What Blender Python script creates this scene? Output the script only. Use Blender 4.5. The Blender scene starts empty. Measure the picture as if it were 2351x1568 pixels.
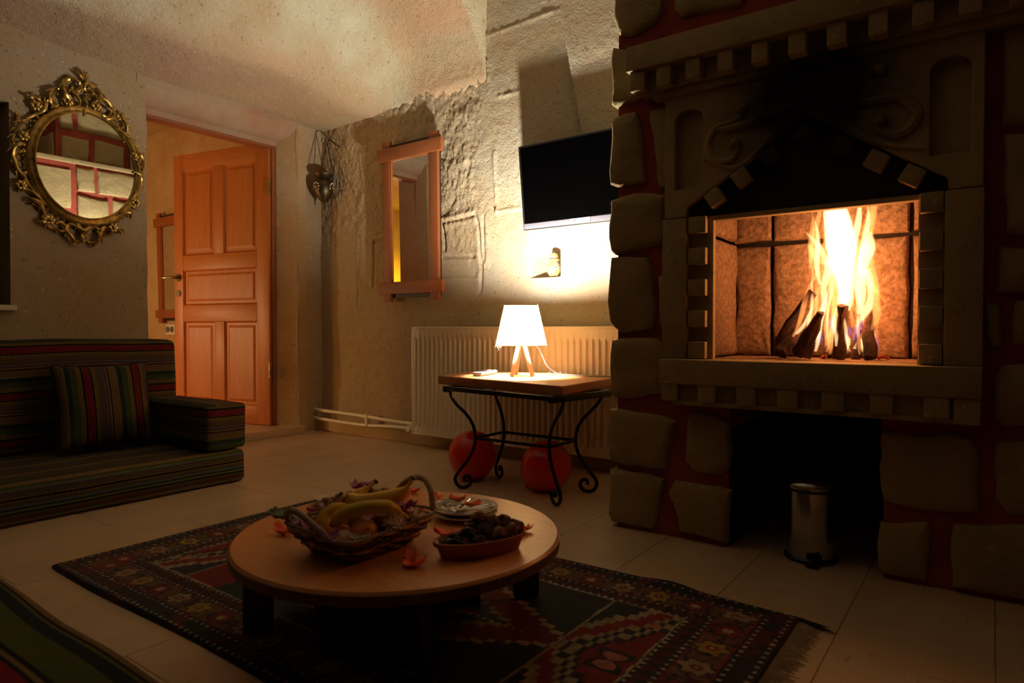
import bpy, bmesh, math, random
import numpy as np
from mathutils import Vector, Matrix, noise
from mathutils.geometry import tessellate_polygon
R = random.Random(7)
C = bpy.context.scene.collection
S = bpy.context.scene
# ---------------------------------------------------------------- camera, world, exposure
pitch = math.atan(26 / 1510.0); AZ = math.radians(36.2)
cp, sp = math.cos(pitch), math.sin(pitch)
fw = Vector((-math.sin(AZ) * cp, math.cos(AZ) * cp, -sp))
rt = Vector((math.cos(AZ), math.sin(AZ), 0)); up = rt.cross(fw)
cd = bpy.data.cameras.new('camera'); cam = bpy.data.objects.new('camera', cd); C.objects.link(cam)
cam.matrix_world = Matrix(((rt.x, up.x, -fw.x, 0), (rt.y, up.y, -fw.y, 0), (rt.z, up.z, -fw.z, .65), (0, 0, 0, 1)))
cd.sensor_width = 36; cd.lens = 1510 / 2351 * 36; cd.clip_start = .02
cd.dof.use_dof = True; cd.dof.focus_distance = 3.3; cd.dof.aperture_fstop = 4.5
S.camera = cam
S.view_settings.view_transform = 'Standard'; S.view_settings.look = 'None'
S.view_settings.gamma = 1; S.view_settings.use_curve_mapping = False
S.view_settings.exposure = 0.42
w = bpy.data.worlds.new('night'); S.world = w; w.use_nodes = True
w.node_tree.nodes['Background'].inputs[0].default_value = (.03, .025, .02, 1)
w.node_tree.nodes['Background'].inputs[1].default_value = .05
S.cycles.max_bounces = 8; S.cycles.diffuse_bounces = 5; S.cycles.glossy_bounces = 4
S.cycles.transparent_max_bounces = 40; S.cycles.volume_bounces = 0
S.cycles.sample_clamp_indirect = 4; S.cycles.use_denoising = True
S.cycles.caustics_reflective = False; S.cycles.caustics_refractive = False
BULB_STRENGTH = 2850.0
def point(name, loc, col, watt, rad):
    l = bpy.data.lights.new(name, 'POINT'); l.color = col; l.energy = watt; l.shadow_soft_size = rad
    o = bpy.data.objects.new(name, l); o.location = loc; C.objects.link(o); return o
point('fire_light', (-.335, 2.12, .72), (1, .31, .075), 2.3, .07)
point('fire_light', (-.36, 2.13, .90), (1, .35, .09), 1.3, .06)
point('next_room_lamp_light', (-5.55, .35, .75), (1, .66, .34), 30, .06)
point('next_room_lamp_light', (-4.5, .95, .5), (1, .42, .10), 11, .05)
point('far_corner_lamp_light', (-6.85, -1.45, 1.25), (1, .62, .02), 14, .08)

# ---------------------------------------------------------------- node helpers
class NT:
    def __init__(s, m):
        m.use_nodes = True; s.t = m.node_tree; s.n = s.t.nodes; s.b = s.n.get('Principled BSDF')
    def L(s, a, b): s.t.links.new(a, b)
    def new(s, k, **kw):
        x = s.n.new(k)
        for a, v in kw.items(): setattr(x, a, v)
        return x
    def math(s, op, a, b=None, c=None):
        x = s.new('ShaderNodeMath', operation=op)
        for i, v in enumerate((a, b, c)):
            if v is None: continue
            if isinstance(v, (int, float)): x.inputs[i].default_value = v
            else: s.L(v, x.inputs[i])
        return x.outputs[0]
    def mix(s, f, a, b, bt='MIX'):
        x = s.new('ShaderNodeMix', data_type='RGBA', blend_type=bt)
        for i, v in ((0, f), (6, a), (7, b)):
            if isinstance(v, (int, float)): x.inputs[i].default_value = v
            elif isinstance(v, (tuple, list)): x.inputs[i].default_value = (*v[:3], 1)
            else: s.L(v, x.inputs[i])
        return x.outputs[2]
    def noise(s, co, scale, det=4, rough=.55, dist=0):
        x = s.new('ShaderNodeTexNoise'); x.inputs['Scale'].default_value = scale; x.inputs['Detail'].default_value = det
        x.inputs['Roughness'].default_value = rough; x.inputs['Distortion'].default_value = dist
        if co is not None: s.L(co, x.inputs['Vector'])
        return x.outputs['Fac']
    def ramp(s, f, stops, interp='LINEAR'):
        x = s.new('ShaderNodeValToRGB'); cr = x.color_ramp; cr.interpolation = interp
        while len(cr.elements) > 1: cr.elements.remove(cr.elements[-1])
        for i, (p, c) in enumerate(stops):
            if isinstance(c, (int, float)): c = (c, c, c)
            e = cr.elements[0] if i == 0 else cr.elements.new(p)
            e.position = p; e.color = (*c[:3], 1)
        if f is not None: s.L(f, x.inputs[0])
        return x.outputs[0]
    def coord(s, kind='Object', scale=None):
        o = s.new('ShaderNodeTexCoord').outputs[kind]
        if scale:
            m = s.new('ShaderNodeMapping'); m.inputs['Scale'].default_value = scale; s.L(o, m.inputs[0]); o = m.outputs[0]
        return o
    def bump(s, hs, strength=.5, dist=.01):
        x = s.new('ShaderNodeBump'); x.inputs['Strength'].default_value = strength; x.inputs['Distance'].default_value = dist
        s.L(hs, x.inputs['Height']); s.L(x.outputs[0], s.b.inputs['Normal'])
def M(name, col, rough=.7, metal=0, spec=.5, var=None, vscale=8, bump=None, stretch=None, attr=False, speck=0, coat=0):
    m = bpy.data.materials.new(name); t = NT(m); b = t.b
    b.inputs['Roughness'].default_value = rough; b.inputs['Metallic'].default_value = metal
    b.inputs['Specular IOR Level'].default_value = spec; b.inputs['Coat Weight'].default_value = coat
    co = t.coord('Object', stretch)
    c = col
    if attr:
        a = t.new('ShaderNodeAttribute'); a.attribute_name = 'Col'; c = a.outputs['Color']
    if var: c = t.mix(t.ramp(t.noise(co, vscale, 6, .6), [(.35, 0), (.65, 1)]), c, var)
    if speck:
        c = t.mix(t.math('MULTIPLY', t.ramp(t.noise(co, 55, 3, .6), [(.62, 0), (.70, 1)]), speck), c, (.10, .07, .04))
        c = t.mix(t.math('MULTIPLY', t.ramp(t.noise(co, 43, 3, .5), [(.66, 0), (.72, 1)]), speck), c, (.75, .68, .55))
    if c is col: b.inputs['Base Color'].default_value = (*col, 1)
    else: t.L(c, b.inputs['Base Color'])
    if bump:
        h = t.noise(co, bump[0], 8, .65); h2 = t.noise(co, bump[0] * 6, 4, .6)
        t.bump(t.math('ADD', h, t.math('MULTIPLY', h2, .35)), bump[1], bump[2] if len(bump) > 2 else .01)
    return m
def wood(name, c1, c2, ax=(1, 12, 12), rough=.45, scale=3):
    m = bpy.data.materials.new(name); t = NT(m)
    co = t.coord('Object', ax)
    n = t.noise(co, scale, 6, .6, 1.5); n2 = t.noise(co, scale * 5, 3, .6)
    c = t.mix(t.ramp(n, [(.3, 0), (.7, 1)]), c1, c2)
    c = t.mix(t.math('MULTIPLY', n2, .35), c, tuple(x * .55 for x in c1))
    t.L(c, t.b.inputs['Base Color']); t.b.inputs['Roughness'].default_value = rough
    t.bump(n2, .15, .002)
    return m
# striped woven fabric: list of (width m, colour A, colour B, kind)  kind 0 plain, 1 diamonds, 2 dots
TAN = (.42, .24, .10); DK = (.012, .010, .010); RED = (.36, .015, .035); OLV = (.16, .17, .035); GRN = (.06, .09, .03)
BRN = (.13, .085, .06); BLU = (.10, .15, .20); PUR = (.12, .04, .07); NAV = (.02, .03, .04)
def fabric(name, bands, bright=1.0):
    m = bpy.data.materials.new(name); t = NT(m)
    uv = t.coord('UV'); sx = t.new('ShaderNodeSeparateXYZ'); t.L(uv, sx.inputs[0]); u, v = sx.outputs[0], sx.outputs[1]
    P = sum(b[0] for b in bands)
    f = t.math('FRACT', t.math('DIVIDE', t.math('ADD', v, 50 * P), P))
    A = []; B = []; K = []; p = 0
    for wd, a, b, k in bands[:31]:
        A.append((p / P, a)); B.append((p / P, b)); K.append((p / P, (1 if k == 1 else 0, 1 if k == 2 else 0, 0))); p += wd
    ca = t.ramp(f, A, 'CONSTANT'); cb = t.ramp(f, B, 'CONSTANT'); ck = t.ramp(f, K, 'CONSTANT')
    sk = t.new('ShaderNodeSeparateColor'); t.L(ck, sk.inputs[0])
    tri = lambda x, q: t.math('PINGPONG', x, q)
    d = t.math('ADD', t.math('DIVIDE', tri(u, .014), .014), t.math('DIVIDE', tri(v, .014), .014))
    dm = t.math('GREATER_THAN', t.math('FRACT', t.math('MULTIPLY', d, 1.5)), .55)
    dots = t.math('GREATER_THAN', t.math('FRACT', t.math('DIVIDE', u, .007)), .5)
    k = t.math('ADD', t.math('MULTIPLY', dm, sk.outputs[0]), t.math('MULTIPLY', dots, sk.outputs[1]))
    c = t.mix(k, ca, cb)
    wv = t.noise(t.coord('UV', (900, 300, 1)), 1, 2); bright *= .52
    c = t.mix(1, c, t.ramp(wv, [(.3, .6 * bright), (.7, 1.25 * bright)]), 'MULTIPLY')
    t.L(c, t.b.inputs['Base Color']); t.b.inputs['Roughness'].default_value = .95
    t.b.inputs['Specular IOR Level'].default_value = .15
    t.bump(wv, .3, .001)
    return m
BANDS = [(.007, DK, TAN, 2), (.004, OLV, OLV, 0), (.006, DK, DK, 0), (.022, RED, DK, 1), (.004, DK, DK, 0), (.005, OLV, OLV, 0),
         (.007, DK, TAN, 2), (.015, BRN, BRN, 0), (.004, PUR, PUR, 0), (.005, BLU, BLU, 0), (.006, PUR, PUR, 0), (.005, TAN, BRN, 2),
         (.004, DK, DK, 0), (.022, TAN, DK, 1), (.004, OLV, OLV, 0), (.014, NAV, NAV, 0), (.018, GRN, GRN, 0), (.003, TAN, DK, 2)]
SEATB = [(.030, TAN, GRN, 1), (.010, GRN, GRN, 0), (.004, OLV, OLV, 0), (.007, BLU, BLU, 0), (.005, PUR, PUR, 0), (.014, (.10, .09, .04), BRN, 0),
         (.005, DK, TAN, 2), (.007, DK, DK, 0), (.005, DK, TAN, 2), (.012, (.10, .08, .04), BRN, 0), (.007, BLU, BLU, 0), (.006, NAV, NAV, 0),
         (.008, OLV, OLV, 0), (.006, DK, DK, 0), (.010, (.10, .08, .05), BRN, 0), (.006, RED, DK, 2), (.008, GRN, GRN, 0)]
NEARB = [(.018, TAN, BRN, 2), (.006, DK, DK, 0), (.005, OLV, OLV, 0), (.020, NAV, NAV, 0), (.050, (.12, .14, .035), OLV, 0), (.008, DK, DK, 0),
         (.007, TAN, OLV, 2), (.007, DK, DK, 0), (.040, RED, (.22, .01, .02), 1), (.006, DK, DK, 0), (.006, OLV, OLV, 0), (.035, BRN, DK, 0)]

m_wall = M('tuff_stone', (.5, .4, .3), .92, attr=True, spec=.2, var=(.52, .40, .25), vscale=2.2, bump=(16, .8, .02), speck=.5)
m_wall2 = M('tuff_stone_ochre', (.55, .42, .26), .92, spec=.2, var=(.48, .31, .14), vscale=3, bump=(10, .5, .02), speck=.5)
m_doorwall = M('tuff_stone_plain', (.46, .39, .29), .92, spec=.2, var=(.44, .32, .18), vscale=2.6, bump=(16, .4, .015), speck=.5)
m_pinkwood = M('reddish_plaster', (.44, .24, .15), .8, var=(.46, .36, .24), vscale=4, bump=(20, .4))
m_stone = M('cut_stone', (.46, .355, .18), .9, spec=.2, var=(.38, .29, .145), vscale=6, bump=(24, .9, .012), speck=.25)
m_smooth = M('carved_stone', (.43, .34, .185), .85, spec=.25, var=(.36, .285, .15), vscale=7, bump=(60, .3, .004), speck=.4)
m_soot_shade = M('soot_and_shade_black_stone', (.022, .018, .015), .9, spec=.15, var=(.04, .03, .022), vscale=10, bump=(40, .3, .005))
m_mortar = M('red_mortar', (.40, .09, .06), .95, spec=.1, var=(.30, .055, .04), vscale=9, bump=(50, .8, .006))
m_fire = M('firebrick', (.50, .32, .21), .95, spec=.1, var=(.24, .145, .09), vscale=70, bump=(55, 1, .012))
m_tile = M('travertine', (.62, .46, .30), .38, spec=.4, var=(.52, .38, .24), vscale=5, stretch=(1, .25, 1), bump=(30, .12, .003), speck=.35)
m_grout = M('grout', (.20, .15, .10), .95)
m_dimwall = M('dark_plaster', (.16, .12, .08), .95, spec=.1)  # unseen walls coloured dark to cut bounced light
m_white = M('radiator_enamel', (.90, .85, .70), .35, spec=.5)
m_pine = wood('orange_pine', (.47, .14, .028), (.58, .20, .045), (9, 9, 1), .42)
m_pine_h = wood('orange_pine_rail', (.47, .14, .028), (.58, .20, .045), (1, 1, 10), .42)
m_redpine = wood('reddish_pine', (.30, .088, .028), (.36, .115, .038), (9, 9, 1), .5)
m_redpine_h = wood('reddish_pine_rail', (.30, .088, .028), (.36, .115, .038), (1, 9, 9), .5)
m_ttop = wood('oiled_tabletop', (.64, .26, .08), (.74, .37, .14), (2, 10, 10), .32)
m_tedge = wood('table_edge_ply', (.20, .075, .035), (.11, .04, .02), (40, 40, 2), .5)
m_dkwood = wood('dark_wood', (.040, .018, .011), (.028, .012, .008), (3, 3, 10), .5)
m_sttop = wood('side_table_wood', (.42, .16, .06), (.54, .24, .09), (2, 10, 10), .3)
m_iron = M('black_iron', (.012, .012, .013), .4, metal=.6, bump=(120, .2, .001))
m_brass = M('old_brass', (.10, .075, .04), .4, metal=.9, bump=(80, .4, .002))
m_gold = M('gilt', (.80, .56, .17), .27, metal=.85, var=(.34, .22, .06), vscale=35, bump=(60, .3, .002))
m_chrome = M('chrome', (.75, .75, .75), .12, metal=1)
m_steel = M('brushed_steel', (.55, .54, .52), .2, metal=1, var=(.3, .3, .3), vscale=6)
m_mirror = M('mirror_glass', (.86, .88, .86), 0.0, metal=1)
m_black = M('black_plastic', (.008, .008, .009), .35)
m_screen = M('tv_screen', (.0006, .0006, .0007), .10, spec=.02)
m_bezel = M('grey_bezel', (.13, .13, .16), .3)
m_balloon = M('red_balloon', (.85, .03, .02), .22, spec=.5, coat=.3)
m_balloon.node_tree.nodes['Principled BSDF'].inputs['Subsurface Weight'].default_value = .5
m_balloon.node_tree.nodes['Principled BSDF'].inputs['Subsurface Radius'].default_value = (.2, .02, .01)
m_terra = M('terracotta', (.42, .11, .055), .6, bump=(60, .2, .002), var=(.28, .08, .045))
m_remote = M('grey_plastic', (.20, .20, .22), .4)
m_legwood = M('pale_wood', (.75, .60, .48), .6)
m_cable = M('grey_cable', (.10, .10, .11), .5)
m_lining = M('yellow_cane', (.55, .30, .05), .6, var=(.45, .22, .03), vscale=20)
m_cane = M('brown_cane', (.22, .10, .045), .6, var=(.04, .02, .015), vscale=60)
m_cord = M('pale_cord', (.42, .32, .24), .7, var=(.25, .18, .13), vscale=80)
m_banana = M('banana_skin', (.85, .52, .03), .42, var=(.68, .50, .04), vscale=12)
m_bananatip = M('banana_tip', (.10, .07, .02), .7)
m_orange = M('orange_skin', (.80, .28, .015), .4, bump=(220, .25, .002))
m_apple = M('dark_red_skin', (.20, .012, .02), .25)
m_pear = M('yellow_green_skin', (.48, .40, .05), .45, var=(.36, .30, .04), vscale=15)
m_petp = M('purple_petal', (.36, .03, .20), .6, var=(.50, .22, .42), vscale=30)
m_petl = M('lilac_petal', (.60, .42, .55), .6)
m_petw = M('white_petal', (.95, .84, .76), .6)
m_peto = M('orange_petal', (.95, .13, .03), .55, var=(.90, .20, .06), vscale=30)
m_leaf = M('green_leaf', (.06, .12, .03), .5)
m_plate = M('white_porcelain', (.62, .60, .52), .18, spec=.6)
m_napkin = M('clear_wrapper', (.60, .60, .55), .25, spec=.7)
m_prune = M('dried_plum', (.034, .013, .008), .5, spec=.2, bump=(90, .9, .004))
m_fig = M('dried_fig', (.44, .23, .11), .7, spec=.2, bump=(80, .9, .004), var=(.12, .06, .035), vscale=30)
m_nut = M('walnut_shell', (.36, .20, .10), .55, bump=(90, .8, .004))
m_log = M('bark_log', (.17, .07, .035), .9, var=(.03, .018, .012), vscale=30, bump=(50, 1, .02), stretch=(1, 1, .3))
m_ember = M('burning_chip', (.45, .08, .04), .8)
m_socket = M('white_socket', (.80, .78, .72), .35)
m_fringe = M('wool_fringe', (.42, .33, .22), .9, var=(.3, .22, .14), vscale=40)
m_rugedge = M('dark_wool', (.02, .012, .012), .95)

# ---------------------------------------------------------------- mesh helpers
class MB:
    def __init__(s): s.v = []; s.f = []; s.c = None
    def add(s, vs, fs):
        b = len(s.v); s.v += [tuple(v) for v in vs]; s.f += [tuple(b + i for i in f) for f in fs]; return s
    def box(s, lo, hi, M4=None):
        x0, y0, z0 = lo; x1, y1, z1 = hi
        vs = [Vector(p) for p in ((x0, y0, z0), (x1, y0, z0), (x1, y1, z0), (x0, y1, z0), (x0, y0, z1), (x1, y0, z1), (x1, y1, z1), (x0, y1, z1))]
        if M4: vs = [M4 @ v for v in vs]
        return s.add(vs, [(0, 3, 2, 1), (4, 5, 6, 7), (0, 1, 5, 4), (1, 2, 6, 5), (2, 3, 7, 6), (3, 0, 4, 7)])
    def tube(s, pts, rads, n=8, flat=1.0, cap=True, closed=False):
        pts = [Vector(p) for p in pts]; N = len(pts)
        if isinstance(rads, (int, float)): rads = [rads] * N
        rings = []; prev = None
        for i, p in enumerate(pts):
            if closed: t = pts[(i + 1) % N] - pts[i - 1]
            else: t = pts[min(i + 1, N - 1)] - pts[max(i - 1, 0)]
            t.normalize()
            if prev is None:
                a = Vector((0, 0, 1)) if abs(t.z) < .9 else Vector((1, 0, 0))
                nx = t.cross(a).normalized()
            else:
                nx = (prev - t * prev.dot(t)); nx = nx.normalized() if nx.length > 1e-6 else prev
            prev = nx; ny = t.cross(nx)
            rings.append([p + rads[i] * (math.cos(2 * math.pi * k / n) * nx + flat * math.sin(2 * math.pi * k / n) * ny) for k in range(n)])
        vs = [v for r in rings for v in r]; fs = []
        for i in range(N if closed else N - 1):
            a = i * n; b = ((i + 1) % N) * n
            for k in range(n): fs.append((a + k, a + (k + 1) % n, b + (k + 1) % n, b + k))
        if cap and not closed:
            fs.append(tuple(range(n - 1, -1, -1))); fs.append(tuple((N - 1) * n + k for k in range(n)))
        return s.add(vs, fs)
    def lathe(s, prof, c=(0, 0, 0), n=32, sx=1, sy=1, rot=0):
        vs = []; fs = []; cr, sr = math.cos(rot), math.sin(rot)
        for r, z in prof:
            for k in range(n):
                a = 2 * math.pi * k / n; x, y = r * sx * math.cos(a), r * sy * math.sin(a)
                vs.append((c[0] + x * cr - y * sr, c[1] + x * sr + y * cr, c[2] + z))
        for i in range(len(prof) - 1):
            for k in range(n): fs.append((i * n + k, i * n + (k + 1) % n, (i + 1) * n + (k + 1) % n, (i + 1) * n + k))
        return s.add(vs, fs)
    def ball(s, c, r, n=16, m=10, sc=(1, 1, 1), fn=None, rot=None):
        vs = []; fs = []
        for i in range(m + 1):
            th = math.pi * i / m
            for k in range(n):
                a = 2 * math.pi * k / n
                d = Vector((math.sin(th) * math.cos(a), math.sin(th) * math.sin(a), math.cos(th)))
                q = fn(d) if fn else 1
                p = Vector((d.x * sc[0], d.y * sc[1], d.z * sc[2])) * r * q
                if rot: p = rot @ p
                vs.append(Vector(c) + p)
        for i in range(m):
            for k in range(n): fs.append((i * n + k, (i + 1) * n + k, (i + 1) * n + (k + 1) % n, i * n + (k + 1) % n))
        return s.add(vs, fs)
    def slab(s, outer, holes, a0, a1, plane='XZ'):
        """polygon (with holes) in a plane, given thickness from a0 (front) to a1 (back)"""
        mk = (lambda p, a: (p[0], a, p[1])) if plane == 'XZ' else ((lambda p, a: (a, p[0], p[1])) if plane == 'YZ' else (lambda p, a: (p[0], p[1], a)))
        loops = [outer] + list(holes)
        tris = tessellate_polygon([[Vector((p[0], p[1], 0)) for p in l] for l in loops])
        flat = [p for l in loops for p in l]; n = len(flat)
        vs = [mk(p, a0) for p in flat] + [mk(p, a1) for p in flat]
        fs = [tuple(t) for t in tris] + [tuple(n + i for i in reversed(t)) for t in tris]
        b = 0
        for l in loops:
            k = len(l)
            for i in range(k): fs.append((b + i, b + (i + 1) % k, n + b + (i + 1) % k, n + b + i))
            b += k
        return s.add(vs, fs)
def obj(name, mb, mat=None, parent=None, smooth=None, bevel=0, seg=2, loc=None):
    me = bpy.data.meshes.new(name); me.from_pydata([tuple(v) for v in mb.v], [], mb.f)
    bm = bmesh.new(); bm.from_mesh(me)
    bmesh.ops.remove_doubles(bm, verts=bm.verts, dist=1e-6)
    bmesh.ops.recalc_face_normals(bm, faces=bm.faces)
    if bevel:
        ed = [e for e in bm.edges if len(e.link_faces) == 2 and e.calc_face_angle(0) > .6]
        bmesh.ops.bevel(bm, geom=ed, offset=bevel, segments=seg, profile=.6, affect='EDGES', clamp_overlap=True)
    bm.to_mesh(me); bm.free()
    if mat: me.materials.append(mat)
    if smooth is None: smooth = 40
    if smooth or bevel:
        me.polygons.foreach_set('use_smooth', [True] * len(me.polygons))
        me.set_sharp_from_angle(angle=math.radians(smooth or 40))
    o = bpy.data.objects.new(name, me); C.objects.link(o)
    if loc is not None:                       # put the origin at loc without moving the mesh
        me.transform(Matrix.Translation(-Vector(loc))); o.location = loc
    if parent is not None:
        o.parent = parent; pl = Vector(parent.get('_w', (0, 0, 0)))
        if loc is None: loc = (0, 0, 0)
        o.location = Vector(loc) - pl; o['_w'] = tuple(loc)
    return o
def tag(o, label, cat, group=None, kind=None):
    o['label'] = label; o['category'] = cat
    if group: o['group'] = group
    if kind: o['kind'] = kind
    return o
def thing(name, label, cat, loc=(0, 0, 0), group=None):
    o = bpy.data.objects.new(name, None); o.location = loc; C.objects.link(o); o['_w'] = tuple(loc)
    o.empty_display_size = .05
    return tag(o, label, cat, group)
def struct(name, mb, mat, **k):
    o = obj(name, mb, mat, **k); o['kind'] = 'structure'; return o
def spline(pts, k=6):
    pts = [Vector(p) for p in pts]; out = []
    for i in range(len(pts) - 1):
        p0 = pts[max(i - 1, 0)]; p1 = pts[i]; p2 = pts[i + 1]; p3 = pts[min(i + 2, len(pts) - 1)]
        for j in range(k):
            t = j / k
            out.append(.5 * ((2 * p1) + (p2 - p0) * t + (2 * p0 - 5 * p1 + 4 * p2 - p3) * t * t + (3 * p1 - p0 - 3 * p2 + p3) * t ** 3))
    out.append(pts[-1]); return out
def lerpl(l, t):
    x = t * (len(l) - 1); i = min(int(x), len(l) - 2); return l[i] + (l[i + 1] - l[i]) * (x - i)
def grid_obj(name, nu, nv, fn, cfn, mat, parent=None):
    """fn(u,v)->xyz and cfn->rgb over numpy arrays"""
    u, v = np.meshgrid(np.linspace(0, 1, nu), np.linspace(0, 1, nv), indexing='xy')
    P = fn(u, v); P = P.reshape(-1, 3)
    idx = np.arange(nu * nv).reshape(nv, nu)
    q = np.stack([idx[:-1, :-1], idx[:-1, 1:], idx[1:, 1:], idx[1:, :-1]], -1).reshape(-1, 4)
    me = bpy.data.meshes.new(name); me.vertices.add(len(P)); me.vertices.foreach_set('co', P.astype(np.float32).ravel())
    me.loops.add(q.size); me.loops.foreach_set('vertex_index', q.astype(np.int32).ravel())
    me.polygons.add(len(q)); me.polygons.foreach_set('loop_start', np.arange(0, q.size, 4, dtype=np.int32))
    me.polygons.foreach_set('use_smooth', np.ones(len(q), dtype=bool))
    me.update(); me.validate()
    if cfn is not None:
        col = cfn(P); a = me.color_attributes.new('Col', 'FLOAT_COLOR', 'POINT')
        a.data.foreach_set('color', np.concatenate([col, np.ones((len(P), 1))], 1).astype(np.float32).ravel())
    me.materials.append(mat)
    o = bpy.data.objects.new(name, me); C.objects.link(o)
    if parent is not None: o.parent = parent
    return o
# cheap value noise on arrays
_rs = np.random.RandomState(3); _T = _rs.rand(256, 256)
def vn(x, y):
    xi = np.floor(x).astype(int); yi = np.floor(y).astype(int); fx = x - xi; fy = y - yi
    fx = fx * fx * (3 - 2 * fx); fy = fy * fy * (3 - 2 * fy)
    g = lambda a, b: _T[a % 256, b % 256]
    return (g(xi, yi) * (1 - fx) + g(xi + 1, yi) * fx) * (1 - fy) + (g(xi, yi + 1) * (1 - fx) + g(xi + 1, yi + 1) * fx) * fy
def fbm(x, y, o=4):
    r = 0; a = .5
    for k in range(o): r = r + a * vn(x * 2 ** k + 17 * k, y * 2 ** k + 31 * k); a *= .5
    return r
def segdist(px, pz, pl):
    d = np.full(px.shape, 9.0)
    for (ax, az), (bx, bz) in zip(pl[:-1], pl[1:]):
        L2 = (bx - ax) ** 2 + (bz - az) ** 2 + 1e-9
        t = np.clip(((px - ax) * (bx - ax) + (pz - az) * (bz - az)) / L2, 0, 1)
        d = np.minimum(d, np.hypot(px - ax - t * (bx - ax), pz - az - t * (bz - az)))
    return d
sst = lambda a, b, x: (lambda t: t * t * (3 - 2 * t))(np.clip((x - a) / (b - a), 0, 1))
STONES = [(1, [(-1.016, 1.941), (-0.848, 1.882), (-0.847, 1.68), (-0.848, 1.652), (-0.873, 1.621), (-0.951, 1.599), (-0.997, 1.616), (-1.005, 1.64), (-1.018, 1.674)]), (0, [(-0.809, 1.868), (-0.808, 1.644), (-0.781, 1.61), (-0.747, 1.616), (-0.602, 1.602), (-0.56, 1.781)]), (1, [(-1.018, 1.58), (-0.951, 1.557), (-0.917, 1.535), (-0.92, 1.395), (-0.936, 1.385), (-1.012, 1.382), (-1.024, 1.394), (-1.027, 1.546)]), (1, [(-1.012, 1.348), (-0.938, 1.354), (-0.924, 1.323), (-0.901, 1.121), (-0.931, 1.124), (-0.991, 1.119), (-1.028, 1.132), (-1.033, 1.172), (-1.022, 1.341)]), (0, [(-0.888, 1.349), (-0.807, 1.345), (-0.806, 1.09), (-0.853, 1.096), (-0.862, 1.123), (-0.877, 1.272), (-0.888, 1.316)]), (1, [(-1.026, 1.079), (-0.944, 1.093), (-0.83, 1.073), (-0.836, 1.046), (-0.839, 0.945), (-0.848, 0.922), (-0.891, 0.917), (-1.009, 0.898), (-1.025, 0.912), (-1.034, 0.957)]), (1, [(-1.024, 0.89), (-0.968, 0.891), (-0.895, 0.882), (-0.882, 0.853), (-0.877, 0.806), (-0.868, 0.73), (-0.876, 0.656), (-0.885, 0.651), (-0.986, 0.641), (-1.013, 0.66), (-1.028, 0.68), (-1.038, 0.742), (-1.033, 0.804)]), (0, [(-0.856, 0.82), (-0.817, 0.835), (-0.817, 0.642), (-0.838, 0.643), (-0.851, 0.671), (-0.856, 0.719)]), (1, [(-1.021, 0.614), (-0.982, 0.624), (-0.864, 0.624), (-0.838, 0.604), (-0.836, 0.557), (-0.839, 0.449), (-0.953, 0.427), (-1.008, 0.427), (-1.024, 0.442), (-1.029, 0.517)]), (1, [(-1.029, 0.387), (-0.99, 0.39), (-0.895, 0.383), (-0.84, 0.379), (-0.797, 0.364), (-0.808, 0.321), (-0.824, 0.261), (-0.829, 0.209), (-0.894, 0.207), (-0.923, 0.212), (-0.968, 0.206), (-1.028, 0.215), (-1.033, 0.284)]), (0, [(-0.762, 0.369), (-0.748, 0.396), (-0.698, 0.399), (-0.632, 0.379), (-0.626, 0.289), (-0.634, 0.237), (-0.657, 0.215), (-0.722, 0.214), (-0.744, 0.22), (-0.767, 0.246), (-0.761, 0.326)]), (1, [(-1.027, 0.187), (-0.99, 0.191), (-0.894, 0.19), (-0.835, 0.178), (-0.846, 0.126), (-0.856, 0.067), (-0.859, 0.031), (-0.874, 0.009), (-0.947, 0.004), (-1.02, 0.005), (-1.033, 0.035), (-1.028, 0.129)]), (0, [(-0.8, 0.179), (-0.74, 0.179), (-0.661, 0.181), (-0.625, 0.172), (-0.634, 0.015), (-0.66, 0.013), (-0.732, 0.021), (-0.784, 0.022), (-0.804, 0.102), (-0.822, 0.136)]), (0, [(-0.232, 0.384), (-0.216, 0.39), (-0.14, 0.382), (-0.095, 0.394), (-0.044, 0.392), (-0.029, 0.363), (-0.023, 0.209), (-0.058, 0.199), (-0.158, 0.194), (-0.222, 0.203), (-0.233, 0.226), (-0.238, 0.29), (-0.237, 0.362)]), (0, [(-0.235, 0.145), (-0.16, 0.158), (-0.127, 0.164), (-0.122, 0.131), (-0.132, 0.001), (-0.176, -0.014), (-0.227, -0.005), (-0.238, 0.029), (-0.241, 0.088)]), (0, [(-0.074, 0.17), (0.162, 0.203), (0.165, -0.0), (0.002, -0.005), (-0.04, -0.0), (-0.075, 0.01), (-0.08, 0.139)]), (0, [(0.008, 0.382), (0.145, 0.402), (0.147, 0.224), (0.035, 0.211), (0.008, 0.243), (0.004, 0.32)]), (0, [(0.017, 0.565), (0.128, 0.574), (0.129, 0.435), (0.027, 0.421), (0.006, 0.435), (0.002, 0.534)]), (0, [(-0.018, 0.721), (0.013, 0.71), (0.016, 0.617), (-0.0, 0.606), (-0.016, 0.637)]), (0, [(0.04, 0.72), (0.111, 0.718), (0.112, 0.608), (0.037, 0.617)]), (0, [(0.015, 1.115), (0.122, 1.102), (0.125, 0.86), (0.022, 0.879)]), (0, [(0.006, 0.85), (0.125, 0.834), (0.126, 0.742), (0.005, 0.739)]), (0, [(0.009, 1.367), (0.127, 1.355), (0.129, 1.12), (0.011, 1.137)])]
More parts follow.
